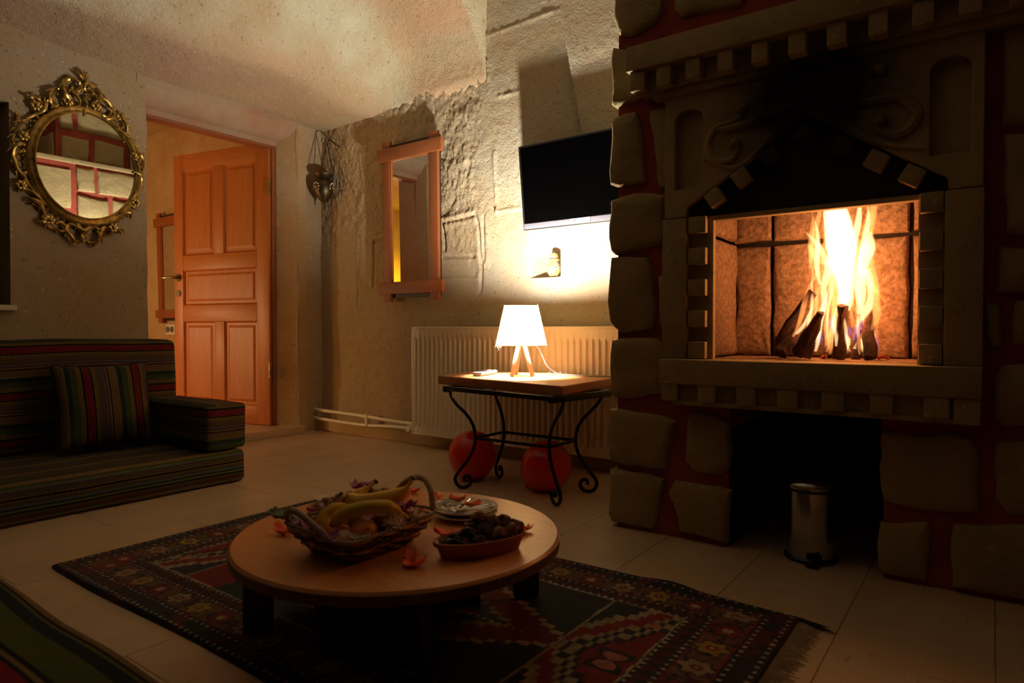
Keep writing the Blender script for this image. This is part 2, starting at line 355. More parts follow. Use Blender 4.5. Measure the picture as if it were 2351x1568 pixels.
SCROLLS = [[(1.329, 1.807), (1.324, 1.826), (1.309, 1.836), (1.291, 1.837), (1.271, 1.821), (1.263, 1.79), (1.265, 1.763), (1.28, 1.741), (1.298, 1.724), (1.316, 1.708)], [(1.348, 1.816), (1.356, 1.835), (1.377, 1.836), (1.401, 1.829), (1.417, 1.807), (1.419, 1.781), (1.411, 1.758), (1.392, 1.735), (1.365, 1.719)], [(1.33, 1.819), (1.319, 1.801), (1.306, 1.798), (1.303, 1.782), (1.319, 1.784), (1.335, 1.8)], [(1.35, 1.825), (1.356, 1.803), (1.369, 1.802), (1.382, 1.8), (1.382, 1.788), (1.366, 1.783)], [(1.253, 1.776), (1.235, 1.777), (1.216, 1.759), (1.203, 1.731), (1.208, 1.704), (1.227, 1.69), (1.257, 1.687), (1.285, 1.694)], [(1.24, 1.753), (1.225, 1.751), (1.213, 1.734), (1.22, 1.713), (1.24, 1.702)], [(1.188, 1.715), (1.188, 1.688), (1.178, 1.657), (1.149, 1.633), (1.119, 1.608)], [(1.115, 1.708), (1.131, 1.702), (1.148, 1.709), (1.169, 1.704), (1.179, 1.69), (1.188, 1.682)], [(1.425, 1.78), (1.449, 1.775), (1.474, 1.752), (1.482, 1.727), (1.474, 1.701), (1.446, 1.685), (1.416, 1.683), (1.394, 1.692)], [(1.446, 1.741), (1.469, 1.735), (1.468, 1.714), (1.446, 1.696), (1.424, 1.7)], [(1.47, 1.652), (1.485, 1.662), (1.499, 1.653), (1.518, 1.634), (1.547, 1.616), (1.57, 1.597), (1.59, 1.571)], [(1.485, 1.722), (1.505, 1.706), (1.525, 1.696), (1.536, 1.668), (1.536, 1.644), (1.518, 1.652)], [(1.128, 1.6), (1.112, 1.596), (1.093, 1.58), (1.079, 1.555), (1.072, 1.526), (1.063, 1.502), (1.062, 1.481)], [(1.101, 1.484), (1.083, 1.483), (1.065, 1.462), (1.062, 1.429), (1.071, 1.4), (1.077, 1.365), (1.088, 1.351), (1.111, 1.328)], [(1.099, 1.454), (1.085, 1.448), (1.076, 1.432), (1.073, 1.402), (1.079, 1.376)], [(1.521, 1.592), (1.544, 1.597), (1.57, 1.588), (1.587, 1.564), (1.599, 1.545), (1.614, 1.526), (1.611, 1.501)], [(1.345, 1.847), (1.344, 1.823), (1.342, 1.794)], [(1.326, 1.731), (1.334, 1.705), (1.344, 1.678)], [(1.36, 1.741), (1.352, 1.71), (1.344, 1.678)], [(1.326, 1.717), (1.324, 1.742), (1.306, 1.772), (1.314, 1.78), (1.323, 1.774)], [(1.355, 1.725), (1.355, 1.745), (1.358, 1.766), (1.368, 1.772), (1.371, 1.764)], [(1.138, 1.69), (1.14, 1.669), (1.15, 1.652), (1.164, 1.659), (1.169, 1.677)], [(1.073, 1.618), (1.082, 1.604), (1.086, 1.584), (1.098, 1.578)], [(1.118, 1.366), (1.104, 1.355), (1.111, 1.313), (1.134, 1.278), (1.16, 1.249)], [(1.081, 1.275), (1.111, 1.283), (1.141, 1.268), (1.164, 1.245), (1.178, 1.219)], [(1.117, 1.234), (1.131, 1.242), (1.155, 1.232), (1.174, 1.207), (1.185, 1.184), (1.185, 1.167), (1.173, 1.146), (1.159, 1.144), (1.154, 1.157)], [(1.224, 1.147), (1.239, 1.155), (1.259, 1.146), (1.264, 1.129), (1.254, 1.114), (1.234, 1.114)], [(1.31, 1.138), (1.294, 1.15), (1.274, 1.142), (1.266, 1.118), (1.281, 1.094), (1.296, 1.073), (1.317, 1.069), (1.33, 1.077)], [(1.341, 1.168), (1.331, 1.173), (1.318, 1.162), (1.32, 1.139), (1.338, 1.127), (1.36, 1.144), (1.365, 1.165), (1.352, 1.174), (1.341, 1.165)], [(1.37, 1.146), (1.386, 1.151), (1.408, 1.136), (1.407, 1.106), (1.391, 1.074), (1.367, 1.072), (1.354, 1.082)], [(1.454, 1.141), (1.441, 1.154), (1.421, 1.149), (1.413, 1.127), (1.424, 1.111), (1.44, 1.11)], [(1.555, 1.221), (1.552, 1.239), (1.532, 1.242), (1.503, 1.22), (1.488, 1.188)], [(1.494, 1.155), (1.502, 1.135), (1.517, 1.146), (1.508, 1.154)], [(1.566, 1.45), (1.595, 1.446), (1.61, 1.415), (1.606, 1.377), (1.582, 1.342)], [(1.503, 1.238), (1.523, 1.265), (1.547, 1.287), (1.567, 1.321), (1.574, 1.347), (1.559, 1.363)], [(1.569, 1.481), (1.593, 1.48), (1.61, 1.462), (1.617, 1.516)], [(1.515, 1.258), (1.544, 1.278), (1.567, 1.269), (1.582, 1.265)], [(1.33, 1.12), (1.333, 1.097), (1.336, 1.072)], [(1.351, 1.117), (1.346, 1.096), (1.339, 1.072)], [(1.183, 1.144), (1.197, 1.127), (1.219, 1.124), (1.236, 1.106)], [(1.463, 1.139), (1.457, 1.124), (1.44, 1.113)], [(1.133, 1.223), (1.15, 1.226), (1.164, 1.208)], [(1.07, 1.378), (1.079, 1.364), (1.095, 1.353)]]
FAN = [[(1.345, 1.847), (1.33, 1.859), (1.317, 1.87)], [(1.345, 1.847), (1.338, 1.868), (1.33, 1.882)], [(1.346, 1.847), (1.345, 1.87), (1.343, 1.889)], [(1.347, 1.847), (1.354, 1.87), (1.356, 1.885)], [(1.347, 1.847), (1.359, 1.86), (1.369, 1.869)]]
ROSETTES = [(1.102, 1.522), (1.572, 1.53), (1.4, 1.737), (1.277, 1.729), (1.15, 1.671), (1.09, 1.301), (1.197, 1.16), (1.471, 1.158), (1.579, 1.298), (1.511, 1.716)]
GROOVES = [[(-2.463, 1.248), (-2.25, 1.267), (-2.223, 1.204), (-2.214, 1.064), (-2.202, 0.994), (-2.212, 0.855), (-2.287, 0.801)], [(-2.482, 1.242), (-2.466, 1.096)], [(-2.486, 1.061), (-2.259, 1.046)], [(-2.193, 1.247), (-2.188, 1.016)], [(-3.193, 0.807), (-3.178, 1.228)], [(-3.048, 1.175), (-3.049, 0.91)], [(-3.048, 1.185), (-2.87, 1.2)]]
RIDGES = [[(-3.197, 0.807), (-3.182, 1.228), (-2.948, 1.245)], [(-2.489, 1.265), (-2.253, 1.29)], [(-2.123, 1.584), (-2.1, 1.24)], [(-2.1, 1.272), (-1.949, 1.271)], [(-2.154, 2.197), (-1.72, 2.212)], [(-2.103, 1.866), (-1.938, 1.862)], [(-2.169, 2.217), (-2.16, 1.91)], [(-2.473, 0.936), (-2.223, 0.925)]]
FLAMES = [('core', [(-0.348, 0.706, 0.0119), (-0.35, 0.744, 0.0258), (-0.353, 0.808, 0.0337), (-0.364, 0.897, 0.0516), (-0.374, 0.962, 0.0478), (-0.382, 1.013, 0.0379), (-0.378, 1.051, 0.0239), (-0.367, 1.081, 0.002)]), ('core', [(-0.312, 0.696, 0.0078), (-0.307, 0.743, 0.0176), (-0.311, 0.821, 0.0215), (-0.292, 0.882, 0.0233), (-0.284, 0.919, 0.0097), (-0.277, 0.931, 0.0008)]), ('core', [(-0.443, 0.607, 0.0012), (-0.425, 0.653, 0.0081), (-0.411, 0.714, 0.0111), (-0.411, 0.778, 0.0121), (-0.403, 0.826, 0.0161), (-0.377, 0.879, 0.0319), (-0.365, 0.916, 0.0238)]), ('core', [(-0.394, 0.842, 0.008), (-0.418, 0.892, 0.0121), (-0.442, 0.926, 0.0061), (-0.463, 0.948, 0.0008)]), ('thin', [(-0.4, 0.842, 0.006), (-0.43, 0.87, 0.0122), (-0.448, 0.894, 0.0082), (-0.459, 0.914, 0.0008)]), ('core', [(-0.351, 0.586, 0.002), (-0.35, 0.608, 0.0139), (-0.347, 0.624, 0.0119), (-0.346, 0.637, 0.001)]), ('core', [(-0.337, 0.567, 0.0016), (-0.326, 0.596, 0.0069), (-0.319, 0.618, 0.0012)]), ('core', [(-0.297, 0.574, 0.002), (-0.306, 0.596, 0.0078), (-0.302, 0.621, 0.0137), (-0.309, 0.645, 0.0016)]), ('core', [(-0.321, 0.662, 0.0016), (-0.309, 0.684, 0.0098), (-0.293, 0.712, 0.0156), (-0.285, 0.743, 0.0116), (-0.288, 0.78, 0.0117), (-0.299, 0.824, 0.0117)]), ('thin', [(-0.271, 0.6, 0.0012), (-0.267, 0.665, 0.0039), (-0.249, 0.722, 0.0027), (-0.263, 0.748, 0.0042), (-0.288, 0.786, 0.0097), (-0.319, 0.838, 0.0157)]), ('thin', [(-0.284, 0.649, 0.0019), (-0.271, 0.696, 0.0116), (-0.275, 0.758, 0.0174), (-0.286, 0.82, 0.0175), (-0.279, 0.872, 0.0058)]), ('thin', [(-0.28, 1.014, 0.0097), (-0.29, 0.966, 0.0155), (-0.303, 0.921, 0.0156), (-0.319, 0.869, 0.0157)]), ('thin', [(-0.392, 0.579, 0.002), (-0.386, 0.617, 0.012), (-0.375, 0.665, 0.016), (-0.367, 0.745, 0.0219), (-0.376, 0.809, 0.0259), (-0.365, 0.872, 0.0238)]), ('thin', [(-0.443, 0.617, 0.002), (-0.431, 0.682, 0.0081), (-0.423, 0.747, 0.0081), (-0.414, 0.795, 0.0101)]), ('core', [(-0.364, 0.719, 0.0099), (-0.36, 0.735, 0.0199), (-0.352, 0.757, 0.0218)]), ('thin', [(-0.247, 0.723, 0.0012), (-0.261, 0.711, 0.0039), (-0.268, 0.68, 0.0031), (-0.284, 0.656, 0.0008)]), ('core', [(-0.277, 0.609, 0.0012), (-0.275, 0.634, 0.005), (-0.282, 0.659, 0.001)]), ('blue', [(-0.447, 0.602, 0.001), (-0.437, 0.627, 0.0061), (-0.443, 0.659, 0.0041), (-0.443, 0.682, 0.0008)]), ('blue', [(-0.422, 0.604, 0.0041), (-0.417, 0.63, 0.0101), (-0.41, 0.656, 0.002)]), ('blue', [(-0.329, 0.618, 0.0039), (-0.318, 0.652, 0.0118), (-0.309, 0.681, 0.0039)]), ('blue', [(-0.284, 0.587, 0.0078), (-0.283, 0.625, 0.0097), (-0.287, 0.665, 0.0016)]), ('blue', [(-0.351, 0.627, 0.0059), (-0.344, 0.646, 0.0099), (-0.337, 0.665, 0.002)]), ('blue', [(-0.375, 0.637, 0.004), (-0.387, 0.672, 0.012), (-0.375, 0.694, 0.002)]), ('blue', [(-0.27, 0.587, 0.0039), (-0.269, 0.615, 0.0058), (-0.268, 0.649, 0.0012)])]
LOGS = [[(-0.534, 0.613, 0.0146), (-0.433, 0.763, 0.0121)], [(-0.485, 0.574, 0.0154), (-0.429, 0.695, 0.0101)], [(-0.454, 0.571, 0.0183), (-0.403, 0.701, 0.012)], [(-0.396, 0.572, 0.016), (-0.373, 0.672, 0.0159), (-0.371, 0.789, 0.0139)], [(-0.364, 0.58, 0.0159), (-0.348, 0.719, 0.0118)], [(-0.281, 0.584, 0.0135), (-0.296, 0.708, 0.0097)], [(-0.328, 0.568, 0.0118), (-0.308, 0.656, 0.0097)], [(-0.516, 0.57, 0.0187), (-0.462, 0.656, 0.0163)], [(-0.411, 0.572, 0.0052), (-0.399, 0.59, 0.004)], [(-0.263, 0.576, 0.0042), (-0.247, 0.587, 0.0031)]]
# ================================================================ SETTING
X0, YB, F = -3.55, 2.74, 1.965
# floor with single tiles
fl = struct('floor', MB().box((-7.2, -1.8, -.06), (2.2, 2.9, -.012)), m_grout, smooth=0)
proto = {}
def tile(x0, x1, y0, y1):
    mb = MB().box((x0 + .0006, y0 + .0006, -.012), (x1 - .0006, y1 - .0006, 0))
    return obj('tile', mb, m_tile, fl, bevel=.0008, seg=1)
JX = [-3.56, -3.32, -2.97, -2.64, -2.295, -2.0, -1.70, -1.39, -1.10, -.82, -.54, -.265, .01, .29, .57]
for i in range(len(JX) - 1):
    off = {10: 1.712, 9: 1.43, 11: 1.45, 12: 1.80}.get(i, 1.525 + (i % 3) * .19)
    y = off - 4 * .56
    while y < 2.74:
        a, b = max(y, -.9), min(y + .56, 2.735)
        if b - a > .03: tile(JX[i], JX[i + 1], a, b)
        y += .56
struct('floor', MB().box((.575, -1.8, -.011), (2.2, 1.95, -.001)), m_tile, smooth=0)
struct('floor', MB().box((-7.2, -1.8, -.011), (-3.80, 2.9, .03)), m_tile, smooth=0)

# back wall ----------------------------------------------------------
def wall_fn(u, v):
    X = -3.62 + u * 2.72; Z = -.02 + v * 2.85
    rib = -1.58 - .198 * (Z - 1.57)
    rough = 1 - sst(-2.30, -2.12, X)
    up = sst(.95, 1.5, Z)
    d = .022 * (fbm(X * 2.1, Z * 2.1) - .5)
    d += rough * (.35 + .65 * up) * (.013 * (np.abs(fbm(X * 10 + Z * 6, Z * 6 - X * 8, 5) - .47) * 2.2 - .3)
                                 + .015 * (np.abs(fbm(X * 46 + Z * 26 + 9, Z * 16 - X * 22, 3) - .45) * 2 - .3))
    d += (1 - rough) * .004 * (fbm(X * 20, Z * 20, 3) - .5)
    for g in GROOVES:
        s = segdist(X, Z, g); d -= .013 * np.exp(-(s / .010) ** 2) - .006 * np.exp(-(s / .035) ** 2)
    for g in RIDGES:
        s = segdist(X, Z, g); d += .008 * np.exp(-(s / .010) ** 2) * (.3 + vn(X * 60, Z * 60))
    d += .042 * sst(0, .012, X - rib) * sst(1.2, 1.45, Z)
    # niche
    inx = sst(-1.905, -1.84, X) * (1 - sst(-1.722, -1.714, X)); inz = sst(.912, .920, Z) * (1 - sst(1.02, 1.12, Z))
    d -= .085 * inx * inz
    return np.stack([X, YB - d, Z], -1)
def wall_col(P):
    X, Z = P[:, 0], P[:, 2]
    a = np.array([.50, .41, .285]); b = np.array([.54, .525, .425]); g = np.array([.50, .46, .30]); pk = np.array([.50, .36, .25])
    t = sst(-2.40, -2.05, X + .15 * (fbm(X * 3, Z * 3) - .5))[:, None]
    c = a * (1 - t) + b * t
    k = (sst(.58, .66, fbm(X * 3 + 5, Z * 3)) * (1 - t[:, 0]))[:, None]; c = c * (1 - k) + g * k
    k = (1 - sst(.55, .75, Z + .1 * fbm(X * 4, Z * 4)))[:, None] * .7; c = c * (1 - k) + pk * k
    return c
wb = grid_obj('wall_back', 420, 420, wall_fn, wall_col, m_wall); wb['kind'] = 'structure'
struct('wall_back', MB().box((-.95, 2.76, 0), (2.2, 2.86, 2.9)), m_doorwall, smooth=0)

# door wall ----------------------------------------------------------
def jit(pts, a):
    out = []
    for i in range(len(pts) - 1):
        n = max(1, int(math.dist(pts[i], pts[i + 1]) / .12))
        for k in range(n):
            t = k / n; p = [pts[i][q] + (pts[i + 1][q] - pts[i][q]) * t for q in (0, 1)]
            if k: p[0] += R.uniform(-a, a)
            out.append(tuple(p))
    out.append(pts[-1]); return out
lj = jit([(1.645, 0), (1.645, 1.93)], .005)
rj = jit([(2.555, 1.915), (2.56, 0)], .007)
win = [(.15, .763), (1.052, .763), (1.055, 1.665), (.15, 1.665)]
outer = [(-1.8, 0)] + lj + rj + [(2.9, 0), (2.9, 2.4), (-1.8, 2.4)]
struct('wall_left', MB().slab(outer, [win], X0, -3.67, 'YZ'), m_doorwall, smooth=0)
struct('wall_left', MB().slab([(-1.8, 0), (1.64, 0), (1.64, 2.4), (-1.8, 2.4)], [win], -3.6701, -3.86, 'YZ'), m_dkwood if False else m_doorwall, smooth=0)
# splayed reveal and lintel of the doorway
struct('trim_1', MB().add([(X0 + .004, 2.56, 0), (-3.655, 2.475, 0), (-3.70, 2.475, 0), (-3.70, 2.66, 0), (X0 + .004, 2.62, 0),
                            (X0 + .004, 2.565, 1.93), (-3.655, 2.48, 1.93), (-3.70, 2.48, 1.93), (-3.70, 2.66, 1.93), (X0 + .004, 2.62, 1.93)],
                           [(0, 1, 2, 3, 4), (5, 9, 8, 7, 6), (0, 5, 6, 1), (1, 6, 7, 2), (2, 7, 8, 3), (3, 8, 9, 4), (4, 9, 5, 0)]), m_wall2, smooth=0)
prof = [(X0 + .003, 1.925), (-3.57, 1.90), (-3.60, 1.865), (-3.63, 1.842), (-3.655, 1.835), (-3.655, 1.805), (-3.72, 1.805), (-3.72, 2.1), (X0 + .003, 2.1)]
mb = MB(); n = len(prof)
mb.add([(x, y, z) for y in (1.60, 2.60) for x, z in prof], [tuple(range(n)), tuple(range(2 * n - 1, n - 1, -1))] + [(i, (i + 1) % n, n + (i + 1) % n, n + i) for i in range(n)])
struct('trim_2', mb, m_pinkwood)
struct('trim_3', MB().box((-3.74, 1.62, 1.79), (-3.66, 2.50, 1.836)), m_redpine, bevel=.004)        # head of the door frame
struct('trim_4', MB().box((-3.74, 2.452, .03), (-3.662, 2.485, 1.82)), m_redpine, bevel=.003)       # jamb of the door frame
struct('trim_5', MB().box((-3.90, 1.60, 0), (-3.50, 2.575, .047)), m_tile, bevel=.006)              # marble threshold
# window recess at the left edge of the photo
w1 = struct('window_1', MB().box((-3.80, .13, .75), (-3.74, 1.07, 1.68)), m_dkwood, smooth=0)
for a in (.17, .60): obj('shutter', MB().box((-3.742, a, .78), (-3.715, a + .42, 1.645)), m_dkwood, w1, bevel=.006)
obj('window_sill', MB().box((-3.80, .12, .737), (-3.525, 1.07, .763)), m_plate, w1, bevel=.004)
# remaining shell
struct('wall_front', MB().box((-3.9, -1.9, 0), (2.2, -1.8, 2.9)), m_dimwall, smooth=0)
struct('wall_right', MB().box((1.62, -1.9, 0), (1.75, 2.9, 2.9)), m_dimwall, smooth=0)
# ceiling ------------------------------------------------------------
def ceil_fn(u, v):
    X = -3.66 + u * 5.36; X = np.where(u < .36, -3.66 + u / .36 * 1.66, -2.0 + (u - .36) / .64 * 3.70)
    Y = 2.80 - v * 4.7; a = X + 3.6; b = 2.74 - Y
    z1 = 1.945 + .17 * (1 - np.exp(-a / .45)) * sst(0, .6, b) + .06 * np.clip(1.65 - Y, 0, 2)
    z2 = 1.955 + .80 * np.sqrt(np.clip(1 - (1 - np.clip(b / 1.7, 0, 1)) ** 2, 0, 1))
    w_ = sst(.50, 1.05, a + .12 * np.clip(b, 0, 2))
    z = z1 * (1 - w_) + np.maximum(z1, z2) * w_
    z += .030 * (fbm(X * 2.2, Y * 2.2) - .5) + .006 * (fbm(X * 22, Y * 22, 3) - .5)
    gl = -2.75 - .25 * b / 1.34
    z -= .012 * np.exp(-((X - gl) / .05) ** 2)
    hi = 2.74 + .02 * fbm(X * 3, Y * 3)
    z = np.where(X > -2.165, hi, z)
    return np.stack([X, Y, z], -1)
def ceil_col(P):
    X, Y = P[:, 0], P[:, 1]; b = 2.74 - Y
    pk = np.array([.62, .395, .255]); wh = np.array([.66, .66, .50]); br = np.array([.52, .36, .25])
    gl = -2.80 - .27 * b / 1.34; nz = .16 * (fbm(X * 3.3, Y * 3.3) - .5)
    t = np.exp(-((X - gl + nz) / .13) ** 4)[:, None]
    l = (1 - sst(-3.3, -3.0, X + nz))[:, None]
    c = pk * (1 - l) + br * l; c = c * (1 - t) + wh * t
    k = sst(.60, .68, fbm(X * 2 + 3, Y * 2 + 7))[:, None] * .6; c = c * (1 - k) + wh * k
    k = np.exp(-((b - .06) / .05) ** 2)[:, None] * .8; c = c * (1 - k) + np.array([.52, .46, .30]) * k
    h = sst(-2.2, -2.16, X)[:, None]; c = c * (1 - h) + wh * h; h = sst(-1.6, -1.0, X)[:, None]; return c * (1 - h) + np.array([.34, .22, .14]) * h  # unseen ceiling over the fireplace browned to reduce bounce light
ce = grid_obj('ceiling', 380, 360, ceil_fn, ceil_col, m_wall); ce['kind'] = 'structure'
# next room ----------------------------------------------------------
struct('wall_next_room_back', MB().box((-7.2, 2.80, 0), (-3.62, 2.9, 2.5)), m_wall2, smooth=0)
struct('wall_next_room_left', MB().box((-7.3, -1.9, 0), (-7.2, 2.9, 2.5)), m_wall2, smooth=0)
struct('wall_next_room_front', MB().box((-7.2, -1.9, 0), (-3.8, -1.8, 2.5)), m_wall2, smooth=0)
struct('ceiling', MB().box((-7.3, -1.9, 2.35), (-3.66, 2.9, 2.45)), m_wall2, smooth=0)
# skirting along the back wall
struct('baseboard_back', MB().box((-3.56, 2.695, 0), (-1.0, 2.76, .068)), m_wall2, bevel=.006)

# ================================================================ DOOR
hx, hy = -3.673, 2.447; ex, ey = -4.51, 2.275
dd = Vector((ex - hx, ey - hy, 0)); W = dd.length; dd.normalize(); nn = Vector((dd.y, -dd.x, 0))
if nn.y > 0: nn = -nn
DM = Matrix(((dd.x, nn.x, 0, hx), (dd.y, nn.y, 0, hy), (0, 0, 1, 0), (0, 0, 0, 1)))   # local: x along leaf, y towards the camera
d1 = struct('door_1', MB().box((.02, -.038, .06), (W - .02, -.002, 1.815), DM), m_pine, smooth=0)
def dbox(n, x0, x1, z0, z1, y0, y1, mat=m_pine, par=d1, bv=.004): return obj(n, MB().box((x0, y0, z0), (x1, y1, z1), DM), mat, par, bevel=bv)
dbox('stile', 0, .105, .05, 1.83, -.042, .012); dbox('stile', W - .085, W, .05, 1.83, -.042, .012)
for z0, z1 in ((.05, .165), (.708, .817), (1.052, 1.152), (1.727, 1.83)): dbox('rail', .105, W - .085, z0, z1, -.042, .0118, m_pine_h)
for z0, z1 in ((.165, .708), (1.152, 1.727)): dbox('mullion', .393, .483, z0, z1, -.042, .0112)
def panel(x0, x1, z0, z1):
    a = .016; b = .042
    vs = [(x0, .010, z0), (x1, .010, z0), (x1, .010, z1), (x0, .010, z1), (x0 + a, -.008, z0 + a), (x1 - a, -.008, z0 + a), (x1 - a, -.008, z1 - a), (x0 + a, -.008, z1 - a),
          (x0 + a + .004, -.004, z0 + a + .004), (x1 - a - .004, -.004, z0 + a + .004), (x1 - a - .004, -.004, z1 - a - .004), (x0 + a + .004, -.004, z1 - a - .004),
          (x0 + b, .004, z0 + b), (x1 - b, .004, z0 + b), (x1 - b, .004, z1 - b), (x0 + b, .004, z1 - b)]
    fs = [(i + r, (i + 1) % 4 + r, (i + 1) % 4 + r + 4, i + r + 4) for r in (0, 4, 8) for i in range(4)] + [(12, 13, 14, 15)]
    obj('panel', MB().add([DM @ Vector(v) for v in vs], fs), m_pine, d1, smooth=0)
for z0, z1 in ((.165, .708), (1.152, 1.727)): panel(.105, .393, z0, z1); panel(.483, W - .085, z0, z1)
panel(.105, W - .085, .817, 1.052)
hd = obj('door_handle', MB().tube([DM @ Vector(p) for p in ((W - .04, .010, 1.005), (W - .04, .05, 1.005), (W - .02, .062, 1.006), (W + .055, .062, 1.004))], [.010, .010, .010, .008], 10), m_steel, d1)
hd['label'] = 'dark metal lever handle'
obj('rosette', MB().tube([DM @ Vector(p) for p in ((W - .04, .008, 1.005), (W - .04, .020, 1.005))], .024, 16), m_brass, d1)
obj('keyhole_plate', MB().tube([DM @ Vector(p) for p in ((W - .04, .008, .90), (W - .04, .018, .90))], .022, 16), m_brass, d1)
for z in (.40, 1.55): obj('hinge', MB().tube([DM @ Vector((-.008, .016, z + q)) for q in (-.05, .05)], .009, 10), m_gold, d1)
# ================================================================ FIREPLACE
def m_sootstone():
    m = bpy.data.materials.new('carved_stone_with_soot'); t = NT(m); co = t.coord('Object')
    base = t.mix(t.ramp(t.noise(co, 7, 5), [(.35, 0), (.65, 1)]), (.43, .34, .185), (.36, .285, .15))
    s = t.new('ShaderNodeSeparateXYZ'); t.L(co, s.inputs[0])
    dx = t.math('DIVIDE', t.math('ADD', s.outputs[0], .40), .30); dz = t.math('DIVIDE', t.math('SUBTRACT', s.outputs[2], 1.27), .26)
    r = t.math('SQRT', t.math('ADD', t.math('MULTIPLY', dx, dx), t.math('MULTIPLY', dz, dz)))
    r = t.math('ADD', r, t.math('MULTIPLY', t.math('SUBTRACT', t.noise(co, 9, 4), .5), .45))
    c = t.mix(t.ramp(r, [(.40, 0), (1.5, 1)]), (.022, .018, .014), base)
    t.L(c, t.b.inputs['Base Color']); t.b.inputs['Roughness'].default_value = .9; t.b.inputs['Specular IOR Level'].default_value = .2
    t.bump(t.noise(co, 60, 6), .3, .004); return m
m_ss = m_sootstone()
fp = thing('fireplace', 'fireplace of rough pale stones and red mortar with a carved mantel and burning fire', 'fireplace')
op = [(-.722, .55), (-.108, .55), (-.108, 1.34), (-.722, 1.34)]
body = [(-1.003, 0), (-.64, 0), (-.63, .445), (-.235, .445), (-.225, 0), (1.62, 0), (1.62, 2.0), (-1.003, 2.0)]
obj('mortar_body', MB().slab(body, [op], F, 2.745), m_mortar, fp, smooth=0)
obj('ledge', MB().box((-1.035, 1.94, 2.0), (1.62, 2.745, 2.035)), m_stone, fp, bevel=.008)
obj('chimney_breast', MB().box((-.86, 2.15, 2.035), (1.62, 2.745, 2.80)), m_mortar, fp, smooth=0)
def stone(poly, a_front, a_back, plane='XZ', jitter=.004, bulge=.010, name='stone', mat=None, par=None):
    """rounded rough block: outline, shoulder ring, raised inner ring, domed centre"""
    pts = []
    n = len(poly)
    for i in range(n):
        p, q = Vector(poly[i]), Vector(poly[(i + 1) % n]); L = (q - p).length
        pts.append(p)
        if L > .07:
            k = int(L / .06)
            for j in range(1, k + 1):
                m_ = p.lerp(q, j / (k + 1)); nrm = Vector((-(q - p).y, (q - p).x)).normalized(); pts.append(m_ + nrm * R.uniform(-jitter, jitter))
    c = sum(pts, Vector((0, 0))) / len(pts); s = 1 if a_back > a_front else -1
    def mk(p, a): return (p.x, a, p.y) if plane == 'XZ' else ((a, p.x, p.y) if plane == 'YZ' else (p.x, p.y, a))
    rings = []
    for ins, dep in ((0, None), (0, .014), (.006, .005), (.018, .0), (.045, -.002)):
        ring = []
        for p in pts:
            v = c - p; q = p + v.normalized() * min(ins, v.length * .6)
            ring.append(mk(q, a_back if dep is None else a_front + s * (dep + (R.uniform(-1, 1) * .003 if ins > .01 else 0))))
        rings.append(ring)
    k = len(pts); vs = [v for r in rings for v in r] + [mk(c, a_front - s * bulge * .4)]
    fs = [(r * k + i, r * k + (i + 1) % k, (r + 1) * k + (i + 1) % k, (r + 1) * k + i) for r in range(4) for i in range(k)]
    fs += [(4 * k + i, 4 * k + (i + 1) % k, 5 * k) for i in range(k)]
    return obj(name, MB().add(vs, fs), mat or m_stone, par or fp, smooth=35)
for corner, poly in STONES:
    poly = [(max(-1.052, x) if corner else x, max(z, .012)) for x, z in poly]
    stone(poly, 1.945, 2.20 if corner else 1.975)
# rest of the stone face to the right and above the cornice
zz = [.015, .30, .56, .80, 1.06, 1.33, 1.60, 1.80, 1.985]
for r in range(8):
    x = (-.53 if r == 7 else -.50 if r == 6 else .185) + (.07 if r % 2 else 0)
    while x < 1.5:
        w_ = R.uniform(.20, .34); j = lambda: R.uniform(-.012, .012)
        if not (r in (5, 6) and x < .34 and zz[r] < 1.58):
            stone([(x + j(), zz[r] + .02 + j()), (x + w_ / 2, zz[r] + .018 + j()), (x + w_ + j(), zz[r] + .02 + j()), (x + w_ + j(), zz[r + 1] - .022 + j()), (x + w_ / 2, zz[r + 1] - .018 + j()), (x + j(), zz[r + 1] - .022 + j())], 1.947, 1.975)
        x += w_ + .045
# stones of the flank facing the lamp
row = 0; z = .02
zs = [.02, .24, .42, .67, .88, 1.10, 1.32, 1.55, 1.76, 1.985]
for r in range(len(zs) - 1):
    y = 2.235 + (.05 if r % 2 else 0)
    if r % 2: cuts = [2.235, 2.50, 2.735]
    else: cuts = [2.235, 2.39, 2.735]
    for a, b in zip(cuts[:-1], cuts[1:]):
        j = lambda: R.uniform(-.012, .012)
        stone([(a + .012, zs[r] + .018 + j()), ((a + b) / 2, zs[r] + .014 + j()), (b - .012, zs[r] + .02 + j()), (b - .012 + j(), zs[r + 1] - .014 + j()), ((a + b) / 2, zs[r + 1] - .012 + j()), (a + .014 + j(), zs[r + 1] - .012)], -1.028, -.99, 'YZ')
# chimney breast stones (seen in the oval mirror)
for r, (z0, z1) in enumerate(((2.06, 2.26), (2.31, 2.52), (2.57, 2.78))):
    for k in range(6):
        x = -.83 + k * .40 + (r % 2) * .17; j = lambda: R.uniform(-.015, .015)
        stone([(x + j(), z0 + j()), (x + .33 + j(), z0 + j()), (x + .34 + j(), z1 + j()), (x + .01 + j(), z1 + j())], 2.135, 2.16)
    j = lambda: R.uniform(-.012, .012)
    cuts = [2.17, 2.42, 2.70] if r % 2 == 0 else [2.17, 2.30, 2.70]
    for a, b in zip(cuts[:-1], cuts[1:]):
        stone([(a + .01, z0 + j()), (b - .035 + j(), z0 + j()), (b - .03 + j(), z1 + j()), (a + .012 + j(), z1 + j())], -.878, -.84, 'YZ')
